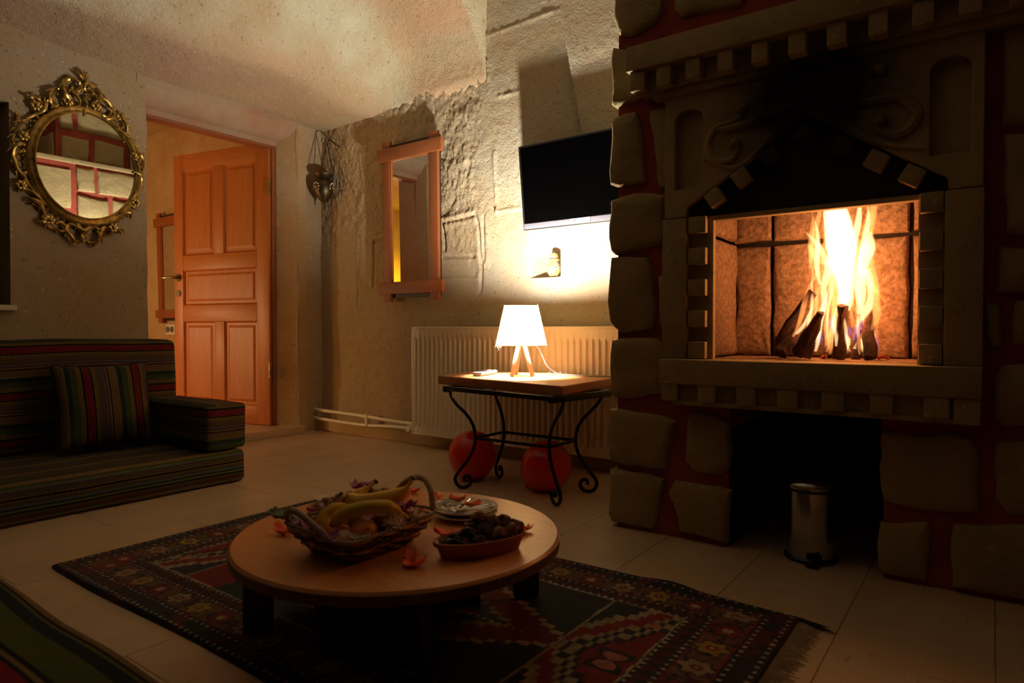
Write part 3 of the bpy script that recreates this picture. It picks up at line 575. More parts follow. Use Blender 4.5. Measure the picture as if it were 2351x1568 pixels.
# carved panel with arched niches and gabled opening
def arch(x0, x1, z0, z1, k=8):
    c = (x0 + x1) / 2; r = (x1 - x0) / 2
    return [(x0, z0), (x1, z0)] + [(c + r * math.cos(math.pi * i / k), z1 - r * .75 + r * .75 * math.sin(math.pi * i / k)) for i in range(k + 1)]
pan = [(-.825, .993), (-.755, .993), (-.752, 1.022), (-.419, 1.236), (-.094, 1.022), (-.092, .993), (-.022, .993), (-.022, 1.385), (-.825, 1.385)]
obj('mantel_panel', MB().slab(pan, [arch(-.791, -.704, 1.078, 1.316), arch(-.132, -.047, 1.078, 1.316)], 1.925, 1.966), m_ss, fp, bevel=.002, seg=1)
for a, b in ((-.80, -.695), (-.14, -.04)): obj('niche_back', MB().box((a, 1.952, 1.07), (b, 1.964, 1.325)), m_ss, fp, smooth=0)
obj('soot_panel', MB().slab([(-.757, .985), (-.09, .985), (-.085, 1.03), (-.419, 1.245), (-.762, 1.03)], [], 1.950, 1.963), m_soot_shade, fp, smooth=0)
lt = obj('lintel_bar', MB().box((-.70, 1.945, .978), (-.14, 1.975, .992)), m_smooth, fp, bevel=.002)
for a, b in ((-.829, -.752), (-.098, -.020)): obj('pilaster', MB().box((a, 1.918, .563), (b, 1.966, .990)), m_smooth, fp, bevel=.004)
for a, b in ((-.7515, -.679), (-.155, -.0985)): obj('jamb_backing', MB().box((a, 1.948, .563), (b, 1.968, .986)), m_smooth, fp, smooth=0)
for k in range(5):
    z0 = .565 + k * .094
    obj('dentil', MB().box((-.748, 1.922, z0), (-.694, 1.950, z0 + .050)), m_smooth, fp, bevel=.003)
    obj('dentil', MB().box((-.151, 1.922, z0), (-.101, 1.950, z0 + .050)), m_smooth, fp, bevel=.003)
for (cx, cz), ang in zip([(-.668, 1.041), (-.590, 1.090), (-.512, 1.138), (-.419, 1.183), (-.327, 1.136), (-.248, 1.086), (-.168, 1.036)], [32, 32, 32, 45, -32, -32, -32]):
    rm = Matrix.Translation((cx, 0, cz)) @ Matrix.Rotation(-math.radians(ang), 4, 'Y')
    obj('dentil', MB().box((-.023, 1.915, -.023), (.023, 1.952, .023), rm), m_soot_shade if abs(cx + .42) < .12 else m_ss, fp, bevel=.003)
for pl, w_ in (([(-.583, 1.276), (-.614, 1.253), (-.665, 1.243), (-.688, 1.202), (-.672, 1.154), (-.626, 1.144), (-.601, 1.169), (-.614, 1.196)], .011),
          ([(-.665, 1.243), (-.633, 1.237), (-.577, 1.24), (-.492, 1.255), (-.435, 1.286), (-.447, 1.33), (-.493, 1.335), (-.499, 1.311)], .013),
          ([(-.396, 1.278), (-.347, 1.251), (-.264, 1.24), (-.205, 1.239), (-.162, 1.203), (-.166, 1.165), (-.204, 1.144), (-.243, 1.168), (-.234, 1.189)], .013),
          ([(-.229, 1.249), (-.264, 1.285), (-.265, 1.319), (-.235, 1.318)], .010), ([(-.70, 1.16), (-.60, 1.12), (-.50, 1.20), (-.42, 1.25)], .008), ([(-.14, 1.10), (-.24, 1.13), (-.33, 1.20), (-.41, 1.25)], .008)):
    s = spline([(x, 1.926, z_) for x, z_ in pl], 5)
    obj('carved_scroll', MB().tube(s, [w_ * (.75 + .35 * math.sin(math.pi * i / (len(s) - 1))) for i in range(len(s))], 8, cap=True), m_ss, fp)
for c in ((-.588, 1.285), (-.238, 1.315), (-.607, 1.19), (-.24, 1.185)): obj('carved_boss', MB().ball((c[0], 1.922, c[1]), .016, 12, 8), m_ss, fp)
# cornice
obj('cornice', MB().box((-.925, 1.858, 1.446), (.30, 1.97, 1.522)), m_smooth, fp, bevel=.004)
obj('cornice_moulding', MB().box((-.905, 1.905, 1.385), (.29, 1.966, 1.446)), m_ss, fp, smooth=0)
obj('cornice_moulding', MB().box((-.86, 1.912, 1.362), (.20, 1.966, 1.386)), m_ss, fp, bevel=.006)
for a, b in ((-.916, -.868), (-.829, -.784), (-.737, -.694), (-.643, -.599), (-.548, -.505), (-.452, -.408), (-.357, -.311), (-.261, -.218), (-.167, -.122), (-.073, -.028), (.022, .067), (.117, .16)):
    obj('dentil', MB().box((a, 1.868, 1.386), (b, 1.907, 1.447)), m_smooth, fp, bevel=.003)
# sill
obj('sill', MB().box((-.825, 1.885, .488), (-.020, 2.02, .5625)), m_smooth, fp, bevel=.005)
obj('sill_backing', MB().box((-.80, 1.912, .436), (-.022, 1.97, .489)), m_smooth, fp, smooth=0)
obj('sill_backing', MB().box((-.79, 1.900, .424), (-.022, 1.975, .437)), m_smooth, fp, bevel=.002)
for a, b in ((-.817, -.767), (-.704, -.651), (-.59, -.537), (-.479, -.426), (-.367, -.312), (-.253, -.201), (-.137, -.084)):
    obj('dentil', MB().box((a, 1.889, .436), (b, 1.914, .489)), m_smooth, fp, bevel=.003)
obj('sill_backing', MB().box((-.075, 1.892, .425), (-.022, 1.914, .489)), m_smooth, fp, bevel=.003)
# hollow under the sill
obj('hollow_lining', MB().box((-.66, 2.56, 0), (-.2, 2.58, .46)).box((-.66, 1.98, 0), (-.632, 2.56, .455)).box((-.228, 1.98, 0), (-.2, 2.56, .455)).box((-.66, 1.98, .448), (-.2, 2.58, .47)), m_soot_shade, fp, smooth=0)  # near-black colour stands in for the shade inside the hollow
# firebox
obj('firebox_floor', MB().box((-.71, 2.0, .53), (-.12, 2.30, .5635)), m_fire, fp, smooth=0)
obj('firebox_top', MB().box((-.74, 1.97, 1.33), (-.09, 2.32, 1.36)), m_soot_shade, fp, smooth=0)
obj('firebox_shell', MB().box((-.74, 2.292, .55), (-.09, 2.31, 1.35)).box((-.745, 1.968, .55), (-.722, 2.31, 1.35)).box((-.108, 1.968, .55), (-.09, 2.31, 1.35)), m_soot_shade, fp, smooth=0)
def brick(x0, x1, z0, z1, y=2.268, side=0):
    j = lambda: R.uniform(-.004, .004)
    if side: p = [(x0 + j(), z0), (x1 + j(), z0), (x1 + j(), z1 + j()), (x0 + j(), z1 + j())]; stone(p, side, side - .02 if side < -.4 else side + .015, 'YZ', .002, .002, 'brick', m_fire)
    else: stone([(x0, z0), (x1, z0 + j()), (x1 + j(), z1 + j()), (x0 + j(), z1 + j())], y, 2.292, 'XZ', .003, .002, 'brick', m_fire)
for a, b in ((-.720, -.600), (-.590, -.205), (-.193, -.11)): brick(a, b, .564, .930); brick(a, b, .946, 1.33)
for a, b in ((1.972, 2.262),): brick(a, b, .564, .94, side=-.703); brick(a, b, .95, 1.33, side=-.703); brick(a, b, .564, .94, side=-.124); brick(a, b, .95, 1.33, side=-.124)

# ---- burning logs and flames
def mnoise(r0, n, ph):
    return r0
for i, lg in enumerate(LOGS):
    pts = [Vector((x, 2.12 + .05 * math.sin(i * 2.4) + .06 * (k / max(1, len(lg) - 1)) * (1 if i % 2 else -.4), max(z_, .585) if k == 0 else z_)) for k, (x, z_, r_) in enumerate(lg)]
    rad = [r_ * 1.45 for _, _, r_ in lg]
    s = spline(pts, 5); rr = [lerpl(rad, k / (len(s) - 1)) * R.uniform(.85, 1.1) for k in range(len(s))]
    mb = MB().tube(s, rr, 9, flat=.8)
    mb.v = [tuple(Vector(v) + noise.noise_vector(Vector(v) * 38 + Vector((i, 0, 0))) * .009) for v in mb.v]
    if i < 8:
        o = obj('burning_log', mb, m_log)
        lo = min(v.co.z for v in o.data.vertices)
        for v in o.data.vertices: v.co.z += .5638 - lo if v.co.z < lo + .02 else 0
        lab = ['charred log leaning far out to the left of the fire', 'split log leaning left, its top behind the flames', 'short dark log base just left of the central flames', 'tall upright log in the middle of the fire with a pale broken tip',
               'bark covered log standing right of the tall middle log', 'dark log standing upright at the right end of the fire', 'short log leaning right under the bright low flames', 'thick reddish log lying lowest at the left edge of the fire'][i]
        tag(o, lab, 'log', 'burning logs in the firebox')
    else:
        o = obj('wood_chip', mb, m_ember)
        for v in o.data.vertices: v.co.z -= min(0, 0)
        lo = min(v.co.z for v in o.data.vertices)
        for v in o.data.vertices: v.co.z += .5640 - lo
        tag(o, ['red glowing wood chip at the foot of the tall middle log', 'flat red splinter lying right of the burning logs'][i - 8], 'wood chip')
def flame_mat_(n): return n
def flame_mat(name, col, st):
    m = bpy.data.materials.new(name); m.use_nodes = True; nt = m.node_tree; nt.nodes.remove(nt.nodes['Principled BSDF'])
    e = nt.nodes.new('ShaderNodeEmission'); e.inputs[0].default_value = (*col, 1); e.inputs[1].default_value = st
    nt.links.new(e.outputs[0], nt.nodes['Material Output'].inputs['Volume']); return m
fm = {'core': flame_mat('flame_core', (1, .56, .24), 85), 'thin': flame_mat('flame_thin', (1, .34, .09), 45), 'blue': flame_mat('flame_blue', (.12, .16, 1), 14), 'halo': flame_mat('flame_halo', (1, .25, .05), 5)}
fire = thing('fire', 'tall white and orange fire burning in the open firebox', 'fire', (-.36, 2.13, .564))
fire['_w'] = (-.36, 2.13, .564)
for i, (k, f_) in enumerate(FLAMES):
    yo = 2.13 + R.uniform(-.02, .02)
    f_ = [(x, z_, r_) for x, z_, r_ in f_ if z_ > .57]
    if k == 'core': f_ = [(x, z_, r_ * .82) for x, z_, r_ in f_]
    if k == 'core' and i == 0: f_ = f_[:-2] + [(f_[-2][0], 1.10, f_[-2][2]), (f_[-2][0] - .01, 1.20, .01)]
    s = spline([(x, yo, z_) for x, z_, r_ in f_], 5); rr = [max(.0008, lerpl([q[2] for q in f_], j / (len(s) - 1))) for j in range(len(s))]
    mb = MB().tube(s, rr, 12, flat=1)
    mb.v = [(v[0] + .006 * noise.noise(Vector((v[0] * 12, i, v[2] * 14))), yo + (v[1] - yo) * .7, v[2]) for v in mb.v]
    o = obj('flame', mb, fm[k], fire)
    if k == 'blue': o['label'] = 'blue flame'
    if k != 'blue' and max(rr) > .012:
        mb = MB().tube(s, [r_ * 1.12 + .0025 for r_ in rr], 12)
        mb.v = [(v[0] + .006 * noise.noise(Vector((v[0] * 12, i, v[2] * 14))), yo + (v[1] - yo) * .8, v[2]) for v in mb.v]
        obj('flame_halo', mb, fm['halo'], fire)
fr_ = random.Random(11)
for q in range(34):                       # slender licks rising between the logs and joining the plume
    lowp = q < 22
    x = fr_.uniform(-.50, -.275) if lowp else fr_.uniform(-.44, -.30); z0_ = fr_.uniform(.58, .66) if lowp else fr_.uniform(.74, .84)
    h = fr_.uniform(.10, .26) if lowp else fr_.uniform(.18, .27); tgt = -.37 + (x + .37) * fr_.uniform(.25, .8) if lowp else x + fr_.uniform(-.03, .03); y = 2.12 + fr_.uniform(-.045, .045)
    ph = fr_.uniform(0, 6); s = []; rr = []
    w_ = fr_.uniform(.0035, .008) if lowp else fr_.uniform(.006, .011)
    for j in range(17):
        t_ = j / 16; s.append(Vector((x + (tgt - x) * t_ ** .8 + .009 * math.sin(ph + t_ * 6) * t_, y, z0_ + h * t_))); rr.append(w_ * (math.sin(math.pi * min(1, t_ * .8 + .12)) ** .8) * (1 - t_ ** 4) + .0006)
    obj('flame', MB().tube(s, rr, 10), fm['thin'] if q % 3 else fm['core'], fire)
# ================================================================ OVAL GILT MIRROR on the door wall
gx = -3.548
gm = thing('oval_mirror', 'oval wall mirror in an ornate openwork gilt frame with a leafy crown', 'mirror', (gx, 1.35, 1.44))
gc, ga, gb = (1.358, 1.438), .215, .252
ell = lambda k, a, b, x: (x, gc[0] + a * math.cos(k), gc[1] + b * math.sin(k))
n = 72
obj('mirror_glass', MB().slab([(gc[0] + ga * math.cos(2 * math.pi * i / n), gc[1] + gb * math.sin(2 * math.pi * i / n)) for i in range(n)], [], -3.520, -3.53, 'YZ'), m_mirror, gm, smooth=0)
fr = MB()
prof = [(0.0, .0), (.0, .030), (.006, .035), (.012, .030), (.015, .024), (.024, .030), (.034, .027), (.040, .018), (.044, .006), (.044, 0)]
vs = []; fs = []
for i in range(n):
    k = 2 * math.pi * i / n
    for o_, h in prof: vs.append(ell(k, ga + o_ - .004, gb + o_ - .004, gx + h))
m_ = len(prof)
for i in range(n):
    for j in range(m_ - 1): fs.append((i * m_ + j, ((i + 1) % n) * m_ + j, ((i + 1) % n) * m_ + j + 1, i * m_ + j + 1))
obj('oval_frame', fr.add(vs, fs), m_gold, gm, smooth=50)
bead = MB()
for i in range(64):
    k = 2 * math.pi * i / 64; bead.ball(ell(k, ga + .043, gb + .043, gx + .012), .0055, 8, 5)
bo = obj('beaded_edge', bead, m_gold, gm); bo['kind'] = 'stuff'
for i, sc in enumerate(SCROLLS):
    s = spline([(gx + .020 + .010 * math.sin(q * 1.3 + i), y, z_) for q, (y, z_) in enumerate(sc)], 6)
    N = len(s); w_ = .0088 if N > 40 else .0072
    rr = [w_ * (.55 + .75 * math.sin(math.pi * min(1, (j / N) * .9 + .08))) for j in range(N)]
    mb = MB().tube(s, rr, 8); mb.ball(s[0], .0075, 10, 7).ball(s[-1], .006, 10, 7)
    obj('scroll', mb, m_gold, gm)
    # leaf barbs along the longer scrolls
    if N > 30:
        lb = MB()
        for q in (.3, .5, .7):
            a = s[int(q * N)]; t = (s[int(q * N) + 1] - a).normalized(); nn_ = Vector((0, -t.z, t.y))
            sg = 1 if (a + nn_ * .01 - Vector((gx, *gc))).length > (a - Vector((gx, *gc))).length else -1
            lb.tube([a, a + (nn_ * sg + t * .6) * .012, a + (nn_ * sg + t * 1.6) * .02], [.005, .0055, .001], 6)
        lo = obj('leaf_barb', lb, m_gold, gm); lo['kind'] = 'stuff'
for i, sc in enumerate(FAN):
    s = spline([(gx + .022 + .012 * q / 2, y, z_) for q, (y, z_) in enumerate(sc)], 5)
    obj('crown_leaf', MB().tube(s, [.004, .005, .006, .007, .0075, .008, .008, .007, .006, .004, .001][:len(s)], 8), m_gold, gm)
for (y, z_) in ROSETTES:
    mb = MB().ball((gx + .036, y, z_), .008, 10, 6)
    for k in range(6):
        a = math.pi * k / 3; mb.ball((gx + .026, y + .0145 * math.cos(a), z_ + .0145 * math.sin(a)), .0100, 8, 6, sc=(.6, 1, 1))
    obj('rosette', mb, m_gold, gm)

# ================================================================ RECTANGULAR PINE MIRRORS
def pine_mirror(label, x, y0, z0, w_, h, tilt, lean=0):
    t = thing('framed_mirror', label, 'mirror', (x, y0, z0))
    RM = Matrix.Translation((x, y0, z0)) @ Matrix.Rotation(tilt, 4, 'X') @ Matrix.Rotation(lean, 4, 'Y')
    b = lambda n, lo, hi, mt, bv=.003: obj(n, MB().box(lo, hi, RM), mt, t, bevel=bv)
    ov = .035; fw_ = .062
    b('stile', (ov, -.022, 0), (ov + fw_, .0, h), m_redpine); b('stile', (w_ - ov - fw_, -.022, 0), (w_ - ov, 0, h), m_redpine)
    b('rail', (0, -.030, .042), (w_, -.004, .042 + .07), m_redpine_h); b('rail', (0, -.030, h - .115), (w_, -.004, h - .042), m_redpine_h)
    b('inner_bead', (ov + fw_, -.016, .11), (ov + fw_ + .008, -.004, h - .11), m_pine, .001); b('inner_bead', (w_ - ov - fw_ - .008, -.016, .11), (w_ - ov - fw_, -.004, h - .11), m_pine, .001)
    b('mirror_glass', (ov + fw_ - .01, -.009, .10), (w_ - ov - fw_ + .01, -.004, h - .10), m_mirror, 0)
    b('backing', (ov, -.003, .02), (w_ - ov, .008, h - .02), m_dkwood, 0)
    return t
pine_mirror('tall mirror in a crossed-corner reddish pine frame hanging on the rough back wall', -2.941, 2.708, .818, .508, .93, math.radians(.6))
pine_mirror('pine framed mirror half hidden behind the open door in the next room', -5.80, 2.78, .71, .50, .93, math.radians(1))
sk = thing('wall_socket', 'white double wall socket beside the open door in the next room', 'socket', (-5.62, 2.80, .66))
obj('plate', MB().box((-5.705, 2.788, .612), (-5.56, 2.80, .70)), m_socket, sk, bevel=.005)
for x in (-5.667, -5.598): obj('outlet', MB().tube([(x, 2.789, .656), (x, 2.782, .656)], .026, 20), m_bezel, sk)
# ================================================================ TV
TM = Matrix.Translation((-1.861, 2.642, 1.150)) @ Matrix.Rotation(math.radians(6.6), 4, 'X')
tv = thing('television', 'black flat television tilted down on the back wall, partly behind the fireplace', 'television', (-1.833, 2.614, 1.13))
b = lambda n, lo, hi, mt, bv=.002: obj(n, MB().box(lo, hi, TM), mt, tv, bevel=bv)
b('casing', (0, .006, -.012), (.70, .026, .385), m_black, .004)
b('bezel', (0, -.004, -.012), (.70, .007, .388), m_black, .002)
b('screen', (.012, -.0052, .022), (.688, -.0035, .378), m_screen, 0)
b('lower_strip', (.006, -.0075, -.008), (.694, -.0045, .018), m_bezel, .001)
lg = b('logo_plate', (.27, -.0095, -.008), (.375, -.007, .018), M('logo_plate', (.22, .22, .27), .3), 0)
def text(s, size, M4, mat, par, name='lettering', ext=.0004):
    cu = bpy.data.curves.new(name, 'FONT'); cu.body = s; cu.size = size; cu.extrude = ext; cu.align_x = 'CENTER'
    o = bpy.data.objects.new(name, cu); C.objects.link(o); dg = bpy.context.evaluated_depsgraph_get()
    me = bpy.data.meshes.new_from_object(o.evaluated_get(dg)); bpy.data.objects.remove(o)
    me.transform(M4); me.materials.append(mat); q = bpy.data.objects.new(name, me); C.objects.link(q)
    q.parent = par; q.location = -Vector(par['_w']); return q
m_lt = M('silver_lettering', (.75, .75, .78), .4)
text('arçelik', .018, TM @ Matrix.Translation((.330, -.0100, .001)) @ Matrix.Rotation(math.pi / 2, 4, 'X'), m_lt, tv)
obj('logo_emblem', MB().ball(TM @ Vector((.293, -.0098, .006)), .0045, 10, 6), m_lt, tv)
m_led = bpy.data.materials.new('standby_light'); m_led.use_nodes = True; pb = m_led.node_tree.nodes['Principled BSDF']
pb.inputs['Emission Color'].default_value = (.08, .3, 1, 1); pb.inputs['Emission Strength'].default_value = 2.5; pb.inputs['Base Color'].default_value = (0, .02, .1, 1)
b('standby_light', (.028, -.0085, .003), (.040, -.007, .007), m_led, 0)
b('wall_bracket', (.2, .026, .1), (.5, .05, .26), m_iron, .003)
# ================================================================ RADIATOR
rd = thing('radiator', 'long white panel radiator with vertical ribs under the television', 'radiator', (-2.6, 2.66, 0))
rx0, rx1, rz0, rz1, ry = -2.612, -1.07, .072, .668, 2.622
N = int((rx1 - rx0) / .0333); vs = []; fs = []; xs = []
for i in range(N):
    x = rx0 + .012 + i * (rx1 - rx0 - .024) / N; p = (rx1 - rx0 - .024) / N
    for q, d in ((0, 0), (.30, 0), (.42, 1), (.55, 1.15), (.72, 1.15), (.86, 1)): xs.append((x + q * p, d))
xs.append((rx1 - .012, 0)); zs_ = [(rz0 + .005, 0), (rz0 + .035, 0), (rz0 + .055, 1), (rz1 - .075, 1), (rz1 - .058, 0), (rz1 - .012, 0)]
for z_, k in zs_:
    for x, d in xs: vs.append((x, ry + .010 * d * k, z_))
m_ = len(xs)
for j in range(len(zs_) - 1):
    for i in range(m_ - 1): fs.append((j * m_ + i, j * m_ + i + 1, (j + 1) * m_ + i + 1, (j + 1) * m_ + i))
obj('ribbed_front', MB().add(vs, fs), m_white, rd, smooth=50)
obj('radiator_body', MB().box((rx0 + .004, ry + .013, rz0 + .01), (rx1 - .004, 2.70, rz1 - .02)), m_white, rd, bevel=.004)
for a, b_ in ((rx0, rx0 + .013), (rx1 - .013, rx1)): obj('side_cover', MB().box((a, ry - .002, rz0), (b_, 2.70, rz1 - .002)), m_white, rd, bevel=.003)
obj('top_grille', MB().box((rx0, ry - .003, rz1 - .014), (rx1, 2.70, rz1)), m_white, rd, bevel=.004)
obj('bottom_edge', MB().box((rx0, ry - .001, rz0), (rx1, 2.70, rz0 + .008)), m_white, rd, bevel=.002)
obj('valve_cap', MB().tube([(-2.655, 2.655, .095), (-2.655, 2.630, .095)], [.020, .017], 16), m_white, rd)
pp = thing('heating_pipes', 'pair of cream heating pipes along the skirting in the corner', 'pipes', (-3.1, 2.68, .08))
for z0, z1 in ((.137, .119), (.082, .088)):
    s = spline([(-3.56, 2.70, z0 + .003), (-3.50, 2.676, z0), (-3.1, 2.68, z0 - .008), (-2.80, 2.68, z1), (-2.60, 2.68, z1 - .002)], 6)
    obj('pipe', MB().tube(s, .0105, 10), m_white, pp)
obj('pipe_clip', MB().box((-3.05, 2.665, .070), (-3.035, 2.70, .142)), m_white, pp, bevel=.002)
# ================================================================ JAR in the niche
jr = thing('ginger_jar', 'small orange lidded jar painted with blue and white flowers in the wall niche', 'jar', (-1.765, 2.765, .918))
jx, jy, jz = -1.765, 2.762, .919
def jar_mat():
    m = bpy.data.materials.new('painted_glaze'); t = NT(m); co = t.coord('Object')
    vo = t.new('ShaderNodeTexVoronoi'); vo.inputs['Scale'].default_value = 42; vo.inputs['Randomness'].default_value = .5; t.L(co, vo.inputs['Vector'])
    c = t.ramp(vo.outputs['Distance'], [(0, (.03, .10, .35)), (.20, (.10, .25, .6)), (.24, (.85, .85, .8)), (.36, (.85, .85, .8)), (.38, (.80, .36, .12)), (1, (.80, .36, .12))], 'CONSTANT')
    c = t.mix(t.ramp(t.noise(co, 70, 2), [(.66, 0), (.68, 1)]), c, (.05, .25, .12))
    t.L(c, t.b.inputs['Base Color']); t.b.inputs['Roughness'].default_value = .2; return m
mj = jar_mat()
obj('jar_body', MB().lathe([(0, 0), (.020, 0), (.024, .005), (.033, .022), (.035, .040), (.031, .058), (.022, .070), (.021, .076)], (jx, jy, jz), 28), mj, jr)
obj('lid_rim', MB().lathe([(.021, .074), (.029, .078), (.029, .082), (.021, .085)], (jx, jy, jz), 28), m_terra if False else M('orange_glaze', (.80, .36, .12), .2), jr)
obj('lid', MB().lathe([(.021, .083), (.0235, .095), (.021, .107), (.012, .116), (0, .118)], (jx, jy, jz), 28), mj, jr)
# ================================================================ HANGING LANTERN
ln = thing('hanging_lantern', 'small dark brass hanging lantern with mosaic glass in the room corner', 'lantern', (-3.33, 2.60, 1.81))
lx, ly = -3.435, 2.672
obj('wall_hook', MB().tube(spline([(-3.37, 2.75, 1.815), (-3.375, 2.72, 1.825), (-3.39, 2.69, 1.85), (-3.40, 2.675, 1.838)], 5), .004, 8), m_iron, ln)
obj('lantern_body', MB().lathe([(.0, -.145), (.004, -.14), (.006, -.125), (.018, -.108), (.042, -.080), (.058, -.050), (.063, -.018), (.056, .010), (.040, .028), (.036, .034), (.050, .044), (.060, .058), (.062, .062), (.054, .060)], (lx, ly, 1.573), 24), m_brass, ln)
obj('finial', MB().lathe([(0, -.02), (.003, -.015), (.006, -.005), (.003, .004), (.005, .01), (0, .012)], (lx, ly, 1.430), 12), m_brass, ln)
for k in range(3):
    a = -1.1 + k * 2.09
    s = [Vector((lx + .060 * math.cos(a), ly + .060 * math.sin(a), 1.631)).lerp(Vector((-3.400, 2.674, 1.836)), q / 24) for q in range(25)]
    mb = MB()
    for q in range(24):
        mb.tube([s[q], s[q + 1]], .0022 if q % 2 else .0032, 6)
    obj('chain', mb, m_brass, ln)
for k in range(3):      # mosaic medallions round the belly
    a = math.radians(-55 + k * 120 - 38); c = Vector((lx + .058 * math.cos(a), ly + .058 * math.sin(a), 1.550)); nx = Vector((math.cos(a), math.sin(a), -.15)).normalized()
    ux = Vector((-math.sin(a), math.cos(a), 0)); uz = nx.cross(ux)
    mb = MB()
    for q in range(9):
        t = 2 * math.pi * q / 9; p = c + (ux * math.cos(t) + uz * math.sin(t)) * .026 - nx * .004; mb.ball(p, .0065, 6, 4)
    obj('white_glass_pieces', mb, m_plate, ln)['kind'] = 'stuff'
    obj('centre_glass', MB().ball(c + nx * .002, .009, 8, 5), m_lining, ln)
# ================================================================ SIDE TABLE, LAMP, REMOTE
st = thing('side_table', 'small side table with an orange wooden top and curled black iron legs', 'table', (-1.52, 2.17, 0))
RT = Matrix.Translation((-1.555, 2.21, .439)) @ Matrix.Rotation(math.radians(-9), 4, 'Z')
obj('tabletop', MB().slab([(-1.25, 2.015), (-1.298, 2.598), (-2.08, 2.606), (-1.985, 2.155)], [], .4115, .449, 'XY'), m_sttop, st, bevel=.006, seg=3)
def legc(sx, sy):
    D = Vector((sx * .88, sy * .475, 0)); c = Vector((-1.522, 2.168, 0))
    pr = [(.305, .405), (.306, .385), (.285, .350), (.240, .305), (.212, .26), (.204, .21), (.212, .165), (.236, .120), (.262, .085), (.285, .052), (.287, .030), (.272, .011), (.248, .0075), (.228, .018), (.222, .036), (.232, .052), (.246, .053), (.252, .042), (.250, .034)]
    obj('leg', MB().tube(spline([c + D * r_ + Vector((0, 0, z_)) for r_, z_ in pr], 4), .0068, 9), m_iron, st)
for sx in (-1, 1):
    for sy in (-1, 1): legc(sx, sy)
cs = [(-1.522 + sx * .18, 2.168 + sy * .097, .21) for sx, sy in ((-1, -1), (1, -1), (1, 1), (-1, 1))]
for i in range(4): obj('stretcher', MB().tube([cs[i], cs[(i + 1) % 4]], .0062, 8), m_iron, st)
for sy in (-1, 1): obj('apron', MB().box((-.29, sy * .165 - .012, -.046), (.29, sy * .165 + .012, -.0275), RT), m_iron, st, bevel=.002)
for sx in (-1, 1): obj('apron', MB().box((sx * .30 - .012, -.177, -.052), (sx * .30 + .012, .177, -.0275), RT), m_iron, st, bevel=.002)
TZ = .4495
lp = thing('table_lamp', 'lit tripod table lamp with a cream fabric shade on pale wooden legs', 'lamp', (-1.67, 2.345, TZ))
LX, LY = -1.668, 2.347
for fx, fy in ((-1.672, 2.283), (-1.604, 2.342), (-1.742, 2.410)):
    top = Vector((LX + (fx - LX) * .22, LY + (fy - LY) * .22, .595)); ft = Vector((fx, fy, TZ + .0012))
    d = (top - ft); obj('leg', MB().tube([ft, ft + d * .03, ft + d * .5, top], [.006, .0095, .0105, .010], 14), m_legwood, lp)
obj('lamp_holder', MB().lathe([(0, .60), (.014, .60), (.016, .63), (.014, .655), (0, .655)], (LX, LY, 0), 14), m_socket, lp)
ms = bpy.data.materials.new('cream_shade_fabric'); t = NT(ms); nt = t.t
t.b.inputs['Base Color'].default_value = (.62, .46, .26, 1); t.b.inputs['Roughness'].default_value = .9
tl = t.new('ShaderNodeBsdfTranslucent'); wv = t.noise(t.coord('Object', (1, 1, 1)), 260, 2)
t.L(t.mix(wv, (.36, .22, .075), (.43, .28, .10)), tl.inputs[0])
mx = t.new('ShaderNodeMixShader'); mx.inputs[0].default_value = .55
t.L(t.b.outputs[0], mx.inputs[1]); t.L(tl.outputs[0], mx.inputs[2]); t.L(mx.outputs[0], nt.nodes['Material Output'].inputs[0])
sh = obj('lamp_shade', MB().lathe([(.113, .583), (.0735, .757)], (LX, LY, 0), 64), ms, lp, smooth=60)
mt = M('shade_trim', (.75, .45, .14), .8)
obj('shade_trim', MB().tube([(LX + .113 * math.cos(a * math.pi / 24), LY + .113 * math.sin(a * math.pi / 24), .583) for a in range(48)], .0014, 6, closed=True), mt, lp)
obj('shade_trim', MB().tube([(LX + .0735 * math.cos(a * math.pi / 24), LY + .0735 * math.sin(a * math.pi / 24), .757) for a in range(48)], .0012, 6, closed=True), mt, lp)
mb = MB()
for k in range(34):
    lowr = k < 14; a = R.uniform(0, 6.28) if not lowr else math.radians(-150) + R.uniform(-.6, .5); r_, z_ = (.114, .582) if lowr else (.0745, .758)
    p = Vector((LX + r_ * math.cos(a), LY + r_ * math.sin(a), z_)); L = R.uniform(.004, .012) if k else .034
    mb.tube([p, p + Vector((R.uniform(-.5, .5), R.uniform(-.5, .5), -1 if lowr else .3)) * L * .5, p + Vector((-.3, -.1, -1.0 if lowr else .15)) * L], [.0006, .0006, .0003], 4)
obj('loose_threads', mb, m_plate, lp)['kind'] = 'stuff'
mbulb = bpy.data.materials.new('lit_bulb'); mbulb.use_nodes = True; nt = mbulb.node_tree; nt.nodes.remove(nt.nodes['Principled BSDF'])
e = nt.nodes.new('ShaderNodeEmission'); e.inputs[0].default_value = (1, .91, .75, 1); e.inputs[1].default_value = BULB_STRENGTH
nt.links.new(e.outputs[0], nt.nodes['Material Output'].inputs[0])
obj('bulb', MB().ball((LX, LY, .711), .028, 20, 16, sc=(1, 1, 1.55)), mbulb, lp)
cb = spline([(LX + .02, LY + .01, .62), (LX + .05, LY + .07, .56), (-1.585, 2.43, .49), (-1.54, 2.46, .455), (-1.46, 2.475, .453), (-1.38, 2.478, .453), (-1.31, 2.49, .4535), (-1.283, 2.50, .448), (-1.276, 2.51, .36), (-1.275, 2.52, .10)], 6)
obj('cord', MB().tube(cb, .0028, 8), m_cable, lp)
rm = thing('remote_control', 'dark grey remote control on the side table left of the lamp', 'remote', (-1.82, 2.3, TZ))
q0, q1 = Vector((-1.805, 2.208, 0)), Vector((-1.852, 2.405, 0)); ax = (q1 - q0).normalized(); L = .175
